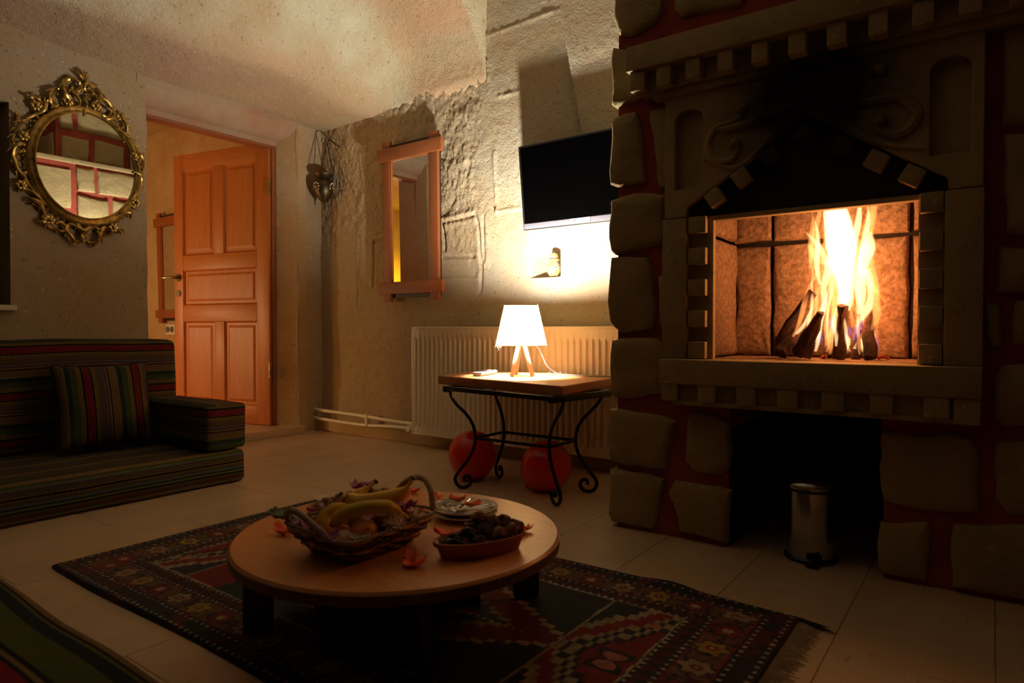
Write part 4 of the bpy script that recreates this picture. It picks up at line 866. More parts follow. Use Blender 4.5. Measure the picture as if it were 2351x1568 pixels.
RMm = Matrix(((ax.x, -ax.y, 0, q0.x), (ax.y, ax.x, 0, q0.y), (0, 0, 1, TZ + .0015), (0, 0, 0, 1)))
obj('case', MB().add([RMm @ Vector(p) for p in ((0, -.017, 0), (L, -.015, 0), (L, .015, 0), (0, .017, 0), (0, -.024, .016), (L, -.022, .016), (L, .022, .016), (0, .024, .016))],
    [(0, 3, 2, 1), (4, 5, 6, 7), (0, 1, 5, 4), (1, 2, 6, 5), (2, 3, 7, 6), (3, 0, 4, 7)]), m_remote, rm, bevel=.002)
cols = [m_bezel, m_remote, m_balloon, M('blue_button', (.05, .15, .6), .4), m_black, m_peto]
for i in range(9):
    for j in range(3): obj('button', MB().box((.018 + i * .017, -.015 + j * .012, .0175), (.028 + i * .017, -.009 + j * .012, .0193), RMm), cols[(i * 2 + j) % 3] if i > 5 else m_black, rm, smooth=0)
# ================================================================ BALLOONS
def balloon(label, c, r, kd):
    t = thing('balloon', label, 'balloon', (c[0], c[1], 0), 'red balloons under the side table')
    k = Vector(kd).normalized()
    obj('balloon_body', MB().ball(c, r, 32, 24, fn=lambda d: 1 + .10 * max(0, d.dot(k)) ** 3), m_balloon, t)
    p = Vector(c) + k * r * 1.08
    if p.z < .014: p.z = .014
    obj('knot', MB().tube([p - k * .006, p + k * .004, p + k * .012], [.003, .005, .010], 10), m_balloon, t)
balloon('red balloon on the floor under the left end of the side table', (-1.836, 2.215, .1055), .105, (.35, -.45, -.72))
balloon('red balloon on the floor between the front legs of the side table, right one', (-1.452, 2.222, .1025), .102, (-.62, -.3, -.75))
# ================================================================ PEDAL BIN
bn = thing('pedal_bin', 'small chrome pedal bin in the dark hollow under the fireplace', 'bin', (-.415, 2.01, 0))
bx, by = -.415, 2.012
obj('bin_body', MB().lathe([(0, .008), (.064, .008), (.066, .014), (.064, .20), (.060, .20)], (bx, by, 0), 40), m_steel, bn, smooth=50)
obj('base_ring', MB().lathe([(0, .001), (.071, .001), (.072, .010), (.066, .016)], (bx, by, 0), 40), m_black, bn)
obj('lid', MB().lathe([(.066, .200), (.068, .203), (.067, .214), (.058, .226), (.030, .233), (0, .235)], (bx, by, 0), 40), m_steel, bn)
obj('lid_rim', MB().lathe([(.064, .196), (.070, .197), (.070, .204), (.064, .205)], (bx, by, 0), 40), m_black, bn)
obj('pedal', MB().box((bx + .005, by - .098, .004), (bx + .038, by - .060, .012)), m_black, bn, bevel=.002)
obj('pedal_slot', MB().box((bx + .002, by - .0665, .015), (bx + .042, by - .060, .032)), m_black, bn, bevel=.002)
# ================================================================ SOFAS
def cushion(name, lo, hi, r, mat, parent, axis='y', front=1, bulge=.008, n=14, wob=.004, v0=0.0, seed=0, bul_top=None):
    lo, hi = Vector(lo), Vector(hi); c = (lo + hi) / 2; h = (hi - lo) / 2; inner = h - Vector((r, r, r))
    ns = [max(6, min(60, int(h[i] * 2 / .03))) for i in range(3)]
    bm = bmesh.new(); uvl = bm.loops.layers.uv.new('UVMap')
    cache = {}
    def q(n_, hh):                                     # spacing with denser ends for the rounded edges
        return [-hh, -hh + r * .12, -hh + r * .45] + [(-hh + r) + (2 * hh - 2 * r) * i / n_ for i in range(n_ + 1)] + [hh - r * .45, hh - r * .12, hh]
    Q = [q(ns[i], h[i]) for i in range(3)]
    def P(p):
        key = (round(p[0], 6), round(p[1], 6), round(p[2], 6))
        if key in cache: return cache[key]
        p = Vector(p); k = Vector([max(-inner[i], min(inner[i], p[i])) for i in range(3)])
        d = p - k; o = k + (d.normalized() * r if d.length > 1e-9 else d) if d.length > 1e-9 else p
        f = Vector([max(0, 1 - (p[i] / h[i]) ** 2) for i in range(3)])
        b = bulge
        o = o + Vector((math.copysign(b * f[1] * f[2], p.x) if abs(p.x) > inner.x else 0, math.copysign(b * f[0] * f[2], p.y) if abs(p.y) > inner.y else 0, math.copysign(b * f[0] * f[1], p.z) if p.z > inner.z else 0))
        nz = noise.noise_vector((c + p) * 4.5 + Vector((seed, 0, 0))) * wob; fz = 0 if p.z < -inner.z else 1
        o = o + Vector((nz.x, nz.y, nz.z * fz))
        v = bm.verts.new(c + o); cache[key] = v; v_p[v] = p; return v
    v_p = {}
    for ax_ in range(3):
        a, b_ = [i for i in range(3) if i != ax_]
        for sgn in (-1, 1):
            for i in range(len(Q[a]) - 1):
                for j in range(len(Q[b_]) - 1):
                    pts = []
                    for ii, jj in ((i, j), (i + 1, j), (i + 1, j + 1), (i, j + 1)):
                        p = [0, 0, 0]; p[ax_] = sgn * h[ax_]; p[a] = Q[a][ii]; p[b_] = Q[b_][jj]; pts.append(P(p))
                    if len(set(pts)) < 4: continue
                    if (sgn < 0) != (ax_ == 1): pts.reverse()
                    fc = bm.faces.new(pts); fc.smooth = True
                    L_, Cx = (1, 0) if axis == 'y' else (0, 1)
                    for lp_ in fc.loops:
                        p = v_p[lp_.vert]; fr_ = front
                        if ax_ == 2: u, v = p[L_], (fr_ * p[Cx] - h[Cx])
                        elif ax_ == Cx: u, v = p[L_], h.z - p.z
                        else: u, v = p[Cx], h.z - p.z
                        wv = noise.noise(Vector((u * 2.2, v * 3, seed))) * wob * 1.6
                        lp_[uvl].uv = (u + 5, v + v0 + wv)
    me = bpy.data.meshes.new(name); bm.normal_update(); bm.to_mesh(me); bm.free(); me.materials.append(mat)
    o = bpy.data.objects.new(name, me); C.objects.link(o); o.parent = parent; o.location = -Vector(parent['_w']); o['_w'] = (0, 0, 0)
    return o
sc_ = 1.22
m_fab = fabric('kilim_stripe', [(w_ * sc_, a, b_, k) for w_, a, b_, k in BANDS])
m_fabs = fabric('kilim_stripe_seat', SEATB)
m_fabn = fabric('kilim_stripe_near', NEARB[::-1])
sf = thing('floor_sofa', 'low floor sofa in dark striped kilim fabric along the wall under the oval mirror', 'sofa', (-3.1, .5, 0))
cushion('seat', (-3.50, -1.0, .002), (-2.60, 1.605, .140), .022, m_fabs, sf, 'y', 1, .006, v0=.03)
cushion('backrest', (-3.42, -1.0, .142), (-3.17, 1.602, .606), .030, m_fab, sf, 'y', 1, .008, wob=.005, seed=3)
cushion('armrest', (-3.165, 1.435, .146), (-2.605, 1.612, .338), .016, m_fab, sf, 'x', -1, .004, seed=5)
pil = thing('throw_pillow', 'square striped throw pillow leaning on the sofa back beside the armrest', 'pillow', (-3.05, 1.22, .15))
def pillow():
    bm = bmesh.new(); uvl = bm.loops.layers.uv.new('UVMap'); N = 26; hw, hh, th = .182, .178, .055
    g = {}
    PM = Matrix.Translation((-3.045, 1.228, .332)) @ Matrix.Rotation(math.radians(-4), 4, 'Z') @ Matrix.Rotation(math.radians(-15), 4, 'Y')
    for side in (1, -1):
        for i in range(N + 1):
            for j in range(N + 1):
                a, b_ = -1 + 2 * i / N, -1 + 2 * j / N
                edge = i in (0, N) or j in (0, N)
                if edge and side == -1: g[(side, i, j)] = g[(1, i, j)]; continue
                pin = 1 - .055 * (1 - abs(a) ** 2) * abs(b_) ** 3 if True else 1
                pin2 = 1 - .055 * (1 - abs(b_) ** 2) * abs(a) ** 3
                t_ = th * (max(0, (1 - a ** 2)) * max(0, (1 - b_ ** 2))) ** .38
                p = Vector((side * t_ + .006 * noise.noise(Vector((a * 2, b_ * 2, side))), a * hw * pin2, b_ * hh * pin))
                g[(side, i, j)] = bm.verts.new(PM @ p)
        for i in range(N):
            for j in range(N):
                q = [g[(side, i, j)], g[(side, i + 1, j)], g[(side, i + 1, j + 1)], g[(side, i, j + 1)]]
                if side < 0: q.reverse()
                f = bm.faces.new(q); f.smooth = True
                idx = {g[(side, i + x, j + y)]: (i + x, j + y) for x in (0, 1) for y in (0, 1)}
                for l in f.loops:
                    ii, jj = idx[l.vert]; l[uvl].uv = (jj / N * .36 + 2, ii / N * .36 + .11)
    bmesh.ops.recalc_face_normals(bm, faces=bm.faces)
    me = bpy.data.meshes.new('cover'); bm.to_mesh(me); bm.free(); me.materials.append(m_fab)
    o = bpy.data.objects.new('cover', me); C.objects.link(o); o.parent = pil; o.location = -Vector(pil['_w'])
    pts = [PM @ Vector((0, a * hw, b_ * hh)) for a, b_ in [(-1, -1), (-.5, -.97), (0, -.95), (.5, -.97), (1, -1), (.97, -.5), (.95, 0), (.97, .5), (1, 1), (.5, .97), (0, .95), (-.5, .97), (-1, 1), (-.97, .5), (-.95, 0), (-.97, -.5)]]
    obj('piping', MB().tube(pts, .0035, 6, closed=True), m_rugedge, pil)
pillow()
ns = thing('floor_mattress', 'near floor mattress with broad green and red stripes at the lower left corner', 'seat', (-1.2, 0, 0))
cushion('seat_cushion', (-2.55, -1.0, .002), (.60, .462, .150), .022, m_fabn, ns, 'x', 1, .004, v0=0, seed=9)
# ================================================================ RUG
rx0, rx1, ry0, ry1 = -2.068, -.338, .698, 1.562
def rug_fn(u, v):
    X = rx0 + u * (rx1 - rx0); Y = ry0 + v * (ry1 - ry0)
    e = np.minimum(np.minimum(u, 1 - u) * 1.73, np.minimum(v, 1 - v) * .864)
    Y = Y + .006 * np.sin(X * 6) * (v - .5) * 2 + .008 * np.exp(-((X + .62) / .05) ** 2) * sst(.8, 1, v)
    Z = .010 * sst(-.001, .006, e) + .0015 * fbm(X * 8, Y * 8) + .0008 * vn(X * 300, Y * 300) + .007 * np.exp(-((X + .66) / .06) ** 2) * sst(.85, 1, v)
    return np.stack([X, Y, np.maximum(Z, .0015)], -1)
def rug_col(P):
    s = P[:, 0] - rx0; t = P[:, 1] - ry0; Wd, H_ = rx1 - rx0, ry1 - ry0
    s = s + .003 * (vn(s * 40, t * 40) - .5); t = t + .003 * (vn(s * 40 + 9, t * 40) - .5)
    es = np.minimum(s, Wd - s); et = np.minimum(t, H_ - t); d = np.minimum(es * .82, et)
    along = np.where(es * .82 < et, t, s)
    dk = np.array([.016, .012, .016]); red = np.array([.24, .012, .022]); nav = np.array([.012, .020, .030]); brn = np.array([.17, .085, .045])
    crm = np.array([.50, .42, .28]); yel = np.array([.42, .30, .05]); grn = np.array([.05, .07, .04]); wht = np.array([.55, .55, .50]); drd = np.array([.10, .010, .014]); pnk = np.array([.50, .18, .15])
    c = np.tile(dk, (len(s), 1)).astype(float)
    def put(m, col): c[m] = col
    # outer guard
    fr = lambda x: x - np.floor(x)
    put((d < .055) & (fbm(s * 28, t * 28, 2) > .47), drd)
    for dd_ in (.014, .050): put((np.abs(d - dd_) < .0032) & (fr(along / .022) < .28), wht)
    # main border
    m = (d > .060) & (d < .122); put(m, brn)
    put((np.abs(d - .060) < .002) | (np.abs(d - .122) < .002), red)
    put(m & (np.abs(fbm(s * 30 + 4, t * 30, 3) - .46) < .035), dk); put(m & (fbm(s * 22 + 8, t * 22 + 3, 2) > .56), drd)
    a = fr(along / .092) * .092 - .046; k = np.floor(along / .092).astype(int) % 3; b = (d - .091)
    rr = np.hypot(a, b) * (1 + .16 * np.cos(6 * np.arctan2(b, a)))
    put(m & (rr < .029), dk)
    mm = m & (rr < .025)
    for kk, cc in ((0, yel), (1, red), (2, np.array([.40, .30, .20]))): put(mm & (k == kk), cc)
    put(m & (rr < .011) & (k != 1), red); put(m & (rr < .010) & (k == 1), crm); put(m & (rr < .004), crm)
    # inner guard
    m = (d > .124) & (d < .168)
    tz = fr(along / .036); put(m & ((d - .128) > np.abs(tz - .5) * .07) & (d < .160), drd)
    for dd_ in (.130, .164): put((np.abs(d - dd_) < .003) & (fr(along / .020) < .32), wht)
    # field
    m = d > .170; put((np.abs(d - .171) < .0022), crm)
    cell = .016; qs = np.floor(s / cell) * cell; qt = np.floor(t / cell) * cell
    f = d > .174
    put(f, nav); put(f & (s < .52), red)
    md = np.abs(qt - .432) / .185 + np.maximum(0, np.abs(qs - .82) - .20) / .34
    put(f & (md < 1.10), crm); put(f & (md < 1.02), red * .8); put(f & (md < .62), crm * .6); put(f & (md < .56), nav); put(f & (md < .30), red)
    put(f & (np.abs(t - .432) < .004) & (np.abs(s - .82) < .45) & (fr(s / .02) < .4), crm)
    # pendants at both medallion tips
    for px_ in (.82 - .57, .82 + .57):
        rr = np.hypot(s - px_, t - .432) * (1 + .3 * np.cos(5 * np.arctan2(t - .432, s - px_))); put(f & (rr < .028), pnk); put(f & (rr < .010), dk)
    # end panels with stepped diagonals
    for side in (0, 1):
        ds = np.where(side == 1, Wd - s, s) - .205; pm = f & (ds > 0) & (ds < .17)
        q = (np.floor(ds / .012) * .012 * 1.0 + np.floor(np.abs(t - .432) / .024) * .024 * .62)
        put(pm, red); put(pm & (np.abs(q - .215) < .012), crm * .8); put(pm & (q > .225), nav)
        for z_ in (.155, .125): put(pm & (np.abs(q - z_) < .0075), crm * .75); put(pm & (np.abs(q - z_ + .015) < .008), dk)
        rr = np.hypot(ds - .05, (np.abs(t - .432) - .02)) * (1 + .3 * np.cos(4 * np.arctan2(ds - .05, t - .432))); put(pm & (rr < .03), dk); put(pm & (rr < .018), pnk)
        put(pm & (np.hypot(ds - .04, np.abs(t - .432) - .19) < .013), pnk)
        put(f & (np.abs(ds - .172) < .003), crm * .8)
    c *= .50 * (.70 + .6 * vn(s * 150, t * 150))[:, None]
    return c
m_rug = bpy.data.materials.new('wool_pile'); t = NT(m_rug); a = t.new('ShaderNodeAttribute'); a.attribute_name = 'Col'
t.L(a.outputs['Color'], t.b.inputs['Base Color']); t.b.inputs['Roughness'].default_value = .95; t.b.inputs['Specular IOR Level'].default_value = .1
t.b.inputs['Sheen Weight'].default_value = .1; t.bump(t.noise(t.coord('Object'), 420, 2), .5, .002)
rg = thing('rug', 'dark red and navy knotted wool rug with rosette borders under the round table', 'rug', (-1.2, 1.13, 0))
ro = grid_obj('pile', 600, 300, rug_fn, rug_col, m_rug, rg); ro.location = -Vector(rg['_w'])
for side in (0, 1):
    mb = MB()
    for i in range(230):
        y = ry0 + .01 + (ry1 - ry0 - .02) * i / 229; x = rx1 - .004 if side else rx0 + .004; sg = 1 if side else -1; L = (.050 if side else .022) * R.uniform(.75, 1.15)
        p0 = Vector((x, y, .005)); p1 = p0 + Vector((sg * L * .5, R.uniform(-.003, .003), -.0015)); p2 = p0 + Vector((sg * L, R.uniform(-.007, .007), -.0035))
        mb.tube([p0, p1, p2], [.0016, .0013, .0006], 4)
    o = obj('fringe', mb, m_fringe if side else m_rugedge, rg); o['kind'] = 'stuff'
mb = MB()
for i in range(14):
    p = Vector((rx1 - .004, ry1 - .004 - i * .0012, .006)); q = p + Vector((.03 + R.uniform(0, .05), -.012 + R.uniform(-.012, .012), -.003))
    mb.tube([p, p.lerp(q, .5) + Vector((0, R.uniform(-.004, .004), 0)), q], [.0022, .0018, .0008], 4)
obj('corner_tassel', mb, m_rugedge, rg)['kind'] = 'stuff'
# ================================================================ ROUND TABLE
tx, ty, tr, tz = -1.075, 1.042, .357, .200
rtb = thing('round_table', 'low round wooden table with crossed arched board legs on the rug', 'table', (tx, ty, .01))
obj('tabletop', MB().lathe([(0, tz - .026), (tr - .003, tz - .026), (tr, tz - .023), (tr, tz - .005), (tr - .004, tz), (0, tz)], (tx, ty, 0), 96), m_ttop, rtb, smooth=30)
obj('edge_band', MB().lathe([(tr - .002, tz - .0265), (tr + .0018, tz - .025), (tr + .0018, tz - .006), (tr - .002, tz - .005)], (tx, ty, 0), 96), m_tedge, rtb, smooth=30)
def archboard(ang, half, name='leg_board'):
    def ar(x0, x1, h_): c_ = (x0 + x1) / 2; r_ = (x1 - x0) / 2; return [(x1, .0130)] + [(c_ + r_ * math.cos(math.pi * i / 8), h_ - r_ + r_ * math.sin(math.pi * i / 8)) for i in range(9)] + [(x0, .0130)]
    pl = [(-half, .0130), (-half, tz - .0265), (half, tz - .0265), (half, .0130)] + ar(half - .145, half - .060, .150) + list(ar(-(half - .060), -(half - .145), .150))
    rmx = Matrix.Translation((tx, ty, 0)) @ Matrix.Rotation(ang, 4, 'Z')
    mb = MB().slab(pl, [], -.011, .011, 'XZ'); mb.v = [tuple(rmx @ Vector(v)) for v in mb.v]
    obj(name, mb, m_dkwood, rtb, bevel=.002, seg=1)
archboard(math.radians(54), .33); archboard(math.radians(144), .33)
# ================================================================ THINGS ON THE TABLE
# basket
bk = thing('fruit_basket', 'rectangular wicker basket with two hoop handles on the round table', 'basket', (-1.05, .91, tz))
BX, BY = -1.050, .911
def rrect(t, hx_, hy_, rad=.03):          # point on rounded rectangle, t in 0..1, and outward normal
    ang = 2 * math.pi * t; c_, s_ = math.cos(ang), math.sin(ang); e = 8
    r_ = (abs(c_) ** e + abs(s_) ** e) ** (-1 / e); return Vector((hx_ * r_ * c_, hy_ * r_ * s_, 0)), Vector((c_ * abs(c_) ** 2 + c_ * .2, s_ * abs(s_) ** 2 + s_ * .2, 0)).normalized()
def lvl(f): return .066 + (.103 - .066) * f ** .9, .084 + (.125 - .084) * f ** .9
mb = MB(); K = 48
for side in (0, 1):
    for f in (0, .33, .66, 1): pass
vs = []; fs = []
for li, f in enumerate((0, .3, .6, 1)):
    hx_, hy_ = lvl(f)
    for k in range(K):
        p, nrm = rrect(k / K, hx_ - .0045, hy_ - .0045); vs.append((BX + p.x, BY + p.y, tz + .008 + .050 * f))
for li in range(3):
    for k in range(K): fs.append((li * K + k, li * K + (k + 1) % K, (li + 1) * K + (k + 1) % K, (li + 1) * K + k))
fs.append(tuple(range(K)))
obj('lining', MB().add(vs, fs), m_lining, bk)
for r_ in range(8):
    f = r_ / 7 * .95; hx_, hy_ = lvl(f); pts = []
    for k in range(96):
        p, nrm = rrect(k / 96, hx_, hy_); o_ = .0028 * math.cos(k / 96 * 2 * math.pi * 16 + r_ * math.pi); pts.append(Vector((BX, BY, tz + .0065 + .051 * f + .0016 * math.sin(k * .7 + r_ * 2))) + p + nrm * o_)
    obj('weave_strand', MB().tube(pts, .0040, 6, closed=True), m_lining if r_ in (3, 7) else m_cane, bk)
st_ = MB()
for k in range(16):
    pts = []
    for f in (0, .25, .5, .75, 1): hx_, hy_ = lvl(f); p, nrm = rrect((k + .5) / 16, hx_, hy_); pts.append(Vector((BX, BY, tz + .004 + .054 * f)) + p)
    st_.tube(pts, .0024, 5)
obj('stakes', st_, m_cane, bk)['kind'] = 'stuff'
rim = MB(); hx_, hy_ = lvl(1.04)
for ph in (0, math.pi):
    pts = []
    for k in range(260):
        p, nrm = rrect(k / 260, hx_, hy_); a = k / 260 * 2 * math.pi * 55 + ph; pts.append(Vector((BX, BY, tz + .061 + .0022 * math.sin(a) + .004 * math.sin(2 * math.pi * k / 130))) + p + nrm * .0022 * math.cos(a))
    rim.tube(pts, .0021, 5, closed=True)
obj('rim_cord', rim, m_cord, bk)
for pl in ([(-1.140, .800, .258), (-1.128, .785, .285), (-1.098, .775, .300), (-1.060, .772, .296), (-1.030, .776, .280), (-1.005, .787, .258)],
           [(-1.085, 1.036, .262), (-1.075, 1.040, .295), (-1.040, 1.046, .321), (-1.003, 1.046, .322), (-.978, 1.040, .300), (-.968, 1.034, .262)]):
    s = spline(pl, 7); mb = MB()
    obj('handle', MB().tube(s, [.0060 + .0008 * (i % 2) for i in range(len(s))], 8), m_cord, bk)
# fruit
def banana(label, pts, r, stem_end=-1, z0=None):
    s = spline(pts, 6); N = len(s); t_ = thing('banana', label, 'banana', tuple(s[N // 2]), 'bananas in the wicker basket')
    if stem_end < 0: s = s[::-1]
    rr = []
    for i in range(N):
        f = i / (N - 1); rr.append(r * (min(1, (f / .18)) ** .5 if f < .18 else 1) * (1 if f < .66 else max(.26, 1 - (f - .66) / .20 * .74)))
    rr[0] = r * .25
    obj('skin', MB().tube(s, rr, 6, flat=.97), m_banana, t_, smooth=65)
    obj('tip', MB().ball(s[0], r * .36, 8, 6), m_bananatip, t_)
    obj('stalk_end', MB().tube([s[-1], s[-1] + (s[-1] - s[-2]).normalized() * .006], [r * .30, r * .33], 8), m_bananatip, t_)
banana('front banana of the basket, arched with a greenish tip lowest at left', [(-1.045, .830, .268), (-1.034, .834, .281), (-1.016, .847, .294), (-.991, .866, .302), (-.974, .891, .301), (-.962, .912, .295), (-.956, .928, .284), (-.950, .942, .271)], .0165, 1)
banana('rear banana crossing behind, its stalk pointing up to the right', [(-1.101, .898, .305), (-1.093, .903, .297), (-1.077, .915, .291), (-1.054, .931, .292), (-1.031, .948, .297), (-1.009, .964, .302), (-.995, .975, .312), (-.987, .981, .324), (-.980, .986, .338)], .0165, 1)
banana('banana at the far side of the basket, only its dry stalk showing', [(-1.075, .905, .262), (-1.10, .93, .268), (-1.125, .955, .275), (-1.128, .968, .285), (-1.118, .982, .298), (-1.104, .994, .312)], .0150, 1)
banana('short green ended banana tucked under the front banana at left', [(-1.060, .842, .250), (-1.075, .838, .258), (-1.085, .845, .275), (-1.070, .870, .290), (-1.045, .90, .288)], .0155, 1)
def citrus(label, c_, r):
    t_ = thing('orange', label, 'orange', c_, 'oranges in the wicker basket')
    obj('peel', MB().ball(c_, r, 24, 16, sc=(1, 1, .93)), m_orange, t_); obj('stem_end', MB().ball((c_[0] + r * .75, c_[1] - r * .35, c_[2] + r * .42), .0028, 6, 5), m_bananatip, t_)
citrus('larger orange at the front right of the basket, below the banana', (-.988, .862, .256), .0265)
citrus('smaller orange left of the larger one, at the near corner of the basket', (-1.026, .836, .246), .0245)
citrus('orange deep in the basket left corner, mostly hidden under petals', (-1.075, .820, .238), .022)
a_ = obj('apple', MB().ball((-.992, .920, .256), .030, 20, 14, fn=lambda d: 1 - .12 * max(0, abs(d.z) - .75) * 2), m_apple); tag(a_, 'dark red apple behind the larger orange in the basket', 'apple')
a_ = obj('pear', MB().ball((-1.098, .870, .252), .030, 20, 14, fn=lambda d: 1 + .25 * max(0, d.y) ** 2), m_pear); tag(a_, 'yellow green pear at the left side of the basket', 'pear')
a_ = obj('lemon', MB().ball((-1.096, .928, .248), .026, 20, 14, sc=(1.15, .9, .9)), m_pear); tag(a_, 'yellow green fruit at the far left side of the basket behind the pear', 'fruit')
def petal(size, seed, curl=.5):
    r_ = random.Random(seed); N = 9; vs = []; fs = []
    for i in range(N):
        for j in range(N):
            a, b_ = -1 + 2 * i / (N - 1), -1 + 2 * j / (N - 1); q = math.sqrt(max(0, 1 - .42 * a * a)); x = a * size; y = b_ * size * .62 * q
            z = curl * size * (a * a * .55 + b_ * b_ * .4) + size * .22 * noise.noise(Vector((a * 2.1 + seed, b_ * 2.1, seed * .3))) + size * .10 * noise.noise(Vector((a * 6, b_ * 6, seed)))
            vs.append((x, y, z))
    for i in range(N - 1):
        for j in range(N - 1): fs.append((i * N + j, (i + 1) * N + j, (i + 1) * N + j + 1, i * N + j + 1))
    lo = min(v[2] for v in vs); return [(x, y, z - lo) for x, y, z in vs], fs
def put_petal(name, label, c_, size, rz_, mat, seed, cat='petal', group=None, tilt=(0, 0), curl=.5):
    vs, fs = petal(size, seed, curl); m4 = Matrix.Translation(c_) @ Matrix.Rotation(rz_, 4, 'Z') @ Matrix.Rotation(tilt[0], 4, 'X') @ Matrix.Rotation(tilt[1], 4, 'Y')
    o = obj(name, MB().add([m4 @ Vector(v) for v in vs], fs), mat, smooth=80)
    md = o.modifiers.new('thickness', 'SOLIDIFY'); md.thickness = .0006
    tag(o, label, cat, group); return o
OP = [((-1.262, .865), .026, .3, 'orange petal on the table just left of the basket'), ((-1.262, 1.235), .022, 1.2, 'orange petal seen through the right basket handle, nearer one'), ((-1.285, 1.300), .020, .2, 'orange petal farthest away on the table, behind the basket handle'),
      ((-.965, 1.062), .022, .9, 'orange petal between the basket and the oval dish'), ((-.912, .912), .022, 2.3, 'upright part of the curled orange petal pair at the front of the table'), ((-.880, .893), .024, .4, 'lower right orange petal of the pair at the front of the table'),
      ((-.838, 1.196), .018, 1.4, 'orange petal peeking out behind the right end of the oval dish'), ((-1.195, 1.300), .014, .2, 'orange petal just behind the plates'), ((-1.150, 1.180), .014, 1.0, 'orange petal left of the plates beside the basket handle')]
for i, ((x, y), sz, rz_, lb) in enumerate(OP): put_petal('petal', lb, (x, y, tz + .001), sz, rz_, m_peto, i + 1, group='orange petals strewn on the round table', tilt=(.15 * math.sin(i * 3), .2 * math.cos(i * 2)), curl=.8)
# plates
def plate(label, c_, r, z_):
    t_ = thing('plate', label, 'plate', (c_[0], c_[1], z_), 'stacked white plates')
    obj('dish', MB().lathe([(0, .0), (r * .55, .0), (r * .60, .002), (r * .72, .006), (r * .98, .0125), (r, .014), (r * .99, .0155), (r * .72, .0095), (r * .60, .0055), (0, .005)], (c_[0], c_[1], z_), 56), m_plate, t_, smooth=50)
    if z_ > tz + .005:
        mb = MB()
        for k in range(60): a = 2 * math.pi * k / 60; mb.ball((c_[0] + r * .88 * math.cos(a), c_[1] + r * .88 * math.sin(a), z_ + .0128), .0024, 6, 4)
        obj('embossed_beads', mb, m_plate, t_)['kind'] = 'stuff'
plate('lower white plate, its rim just showing beneath the upper one', (-1.024, 1.206), .079, tz + .0005)
plate('upper white plate with cutlery, wrapper and two petals on it', (-1.030, 1.214), .080, tz + .010)
pz = tz + .0255
def fork(label, a, b_):
    t_ = thing('fork', label, 'fork', (*a, pz), 'forks on the upper plate'); a, b_ = Vector((*a, pz)), Vector((*b_, pz + .003)); d = b_ - a; n_ = Vector((-d.y, d.x, 0)).normalized()
    obj('handle', MB().tube([b_, b_ - d * .05, a + d * .35, a + d * .28], [.0028, .0040, .0022, .003], 8, flat=.45), m_chrome, t_)
    for k in range(4): obj('tine', MB().tube([a + d * .30 + n_ * (k - 1.5) * .0018, a + d * .20 + n_ * (k - 1.5) * .0034 - Vector((0, 0, .001)), a + n_ * (k - 1.5) * .0034], [.0012, .0011, .0006], 6), m_chrome, t_)
def knife(label, a, b_):
    t_ = thing('knife', label, 'knife', (*a, pz), 'knives on the upper plate'); a, b_ = Vector((*a, pz + .004)), Vector((*b_, pz + .004)); d = b_ - a; n_ = Vector((-d.y, d.x, 0)).normalized()
    obj('handle', MB().tube([b_, b_ - d * .06, a + d * .52, a + d * .5], [.003, .0046, .0038, .003], 8, flat=.5), m_chrome, t_)
    w_ = .006; obj('blade', MB().add([a + d * .5 + n_ * w_ * .5, a + d * .5 - n_ * w_ * .5, a + d * .1 - n_ * w_ * .7, a, a + d * .1 + n_ * w_ * .5, a + d * .5 + n_ * w_ * .5 + Vector((0, 0, .001)), a + d * .5 - n_ * w_ * .5 + Vector((0, 0, .001)), a + d * .1 - n_ * w_ * .7 + Vector((0, 0, .001)), a + Vector((0, 0, .001)), a + d * .1 + n_ * w_ * .5 + Vector((0, 0, .001))],
        [(0, 1, 2, 3, 4), (9, 8, 7, 6, 5), (0, 5, 6, 1), (1, 6, 7, 2), (2, 7, 8, 3), (3, 8, 9, 4), (4, 9, 5, 0)]), m_chrome, t_, smooth=0)
fork('fork with its prongs towards the camera, rear of the two parallel forks', (-1.010, 1.150), (-.975, 1.255))
fork('fork nearest the oval dish, front of the two parallel forks', (-1.000, 1.142), (-.962, 1.243))
knife('knife pointing away up right across the plate', (-1.010, 1.170), (-1.052, 1.262))
knife('serrated knife lying along the near left rim of the plate', (-1.085, 1.180), (-1.005, 1.150))
put_petal('petal', 'orange petal lying on the knife handle on the upper plate', (-1.046, 1.206, pz + .006), .020, .5, m_peto, 21, curl=.9)
put_petal('petal', 'orange petal lying across the forks on the upper plate', (-.990, 1.198, pz + .006), .021, 1.1, m_peto, 22, curl=.6)
N = 16; vs = []; fs = []
for i in range(N):
    for j in range(N):
        a, b_ = i / (N - 1), j / (N - 1); p = Vector((-1.098, 1.172)) + Vector((.036, .046)) * b_ * 1.1 + Vector((.044, -.020)) * a
        vs.append((p.x, p.y, pz + .003 + .014 * abs(noise.noise(Vector((a * 5, b_ * 5, 3)))) + .010 * math.sin(math.pi * a) * math.sin(math.pi * b_)))
for i in range(N - 1):
    for j in range(N - 1): fs.append((i * N + j, (i + 1) * N + j, (i + 1) * N + j + 1, i * N + j + 1))
o = obj('wrapper', MB().add(vs, fs), m_napkin, smooth=25); tag(o, 'crumpled pale transparent wrapper on the left side of the upper plate', 'wrapper')
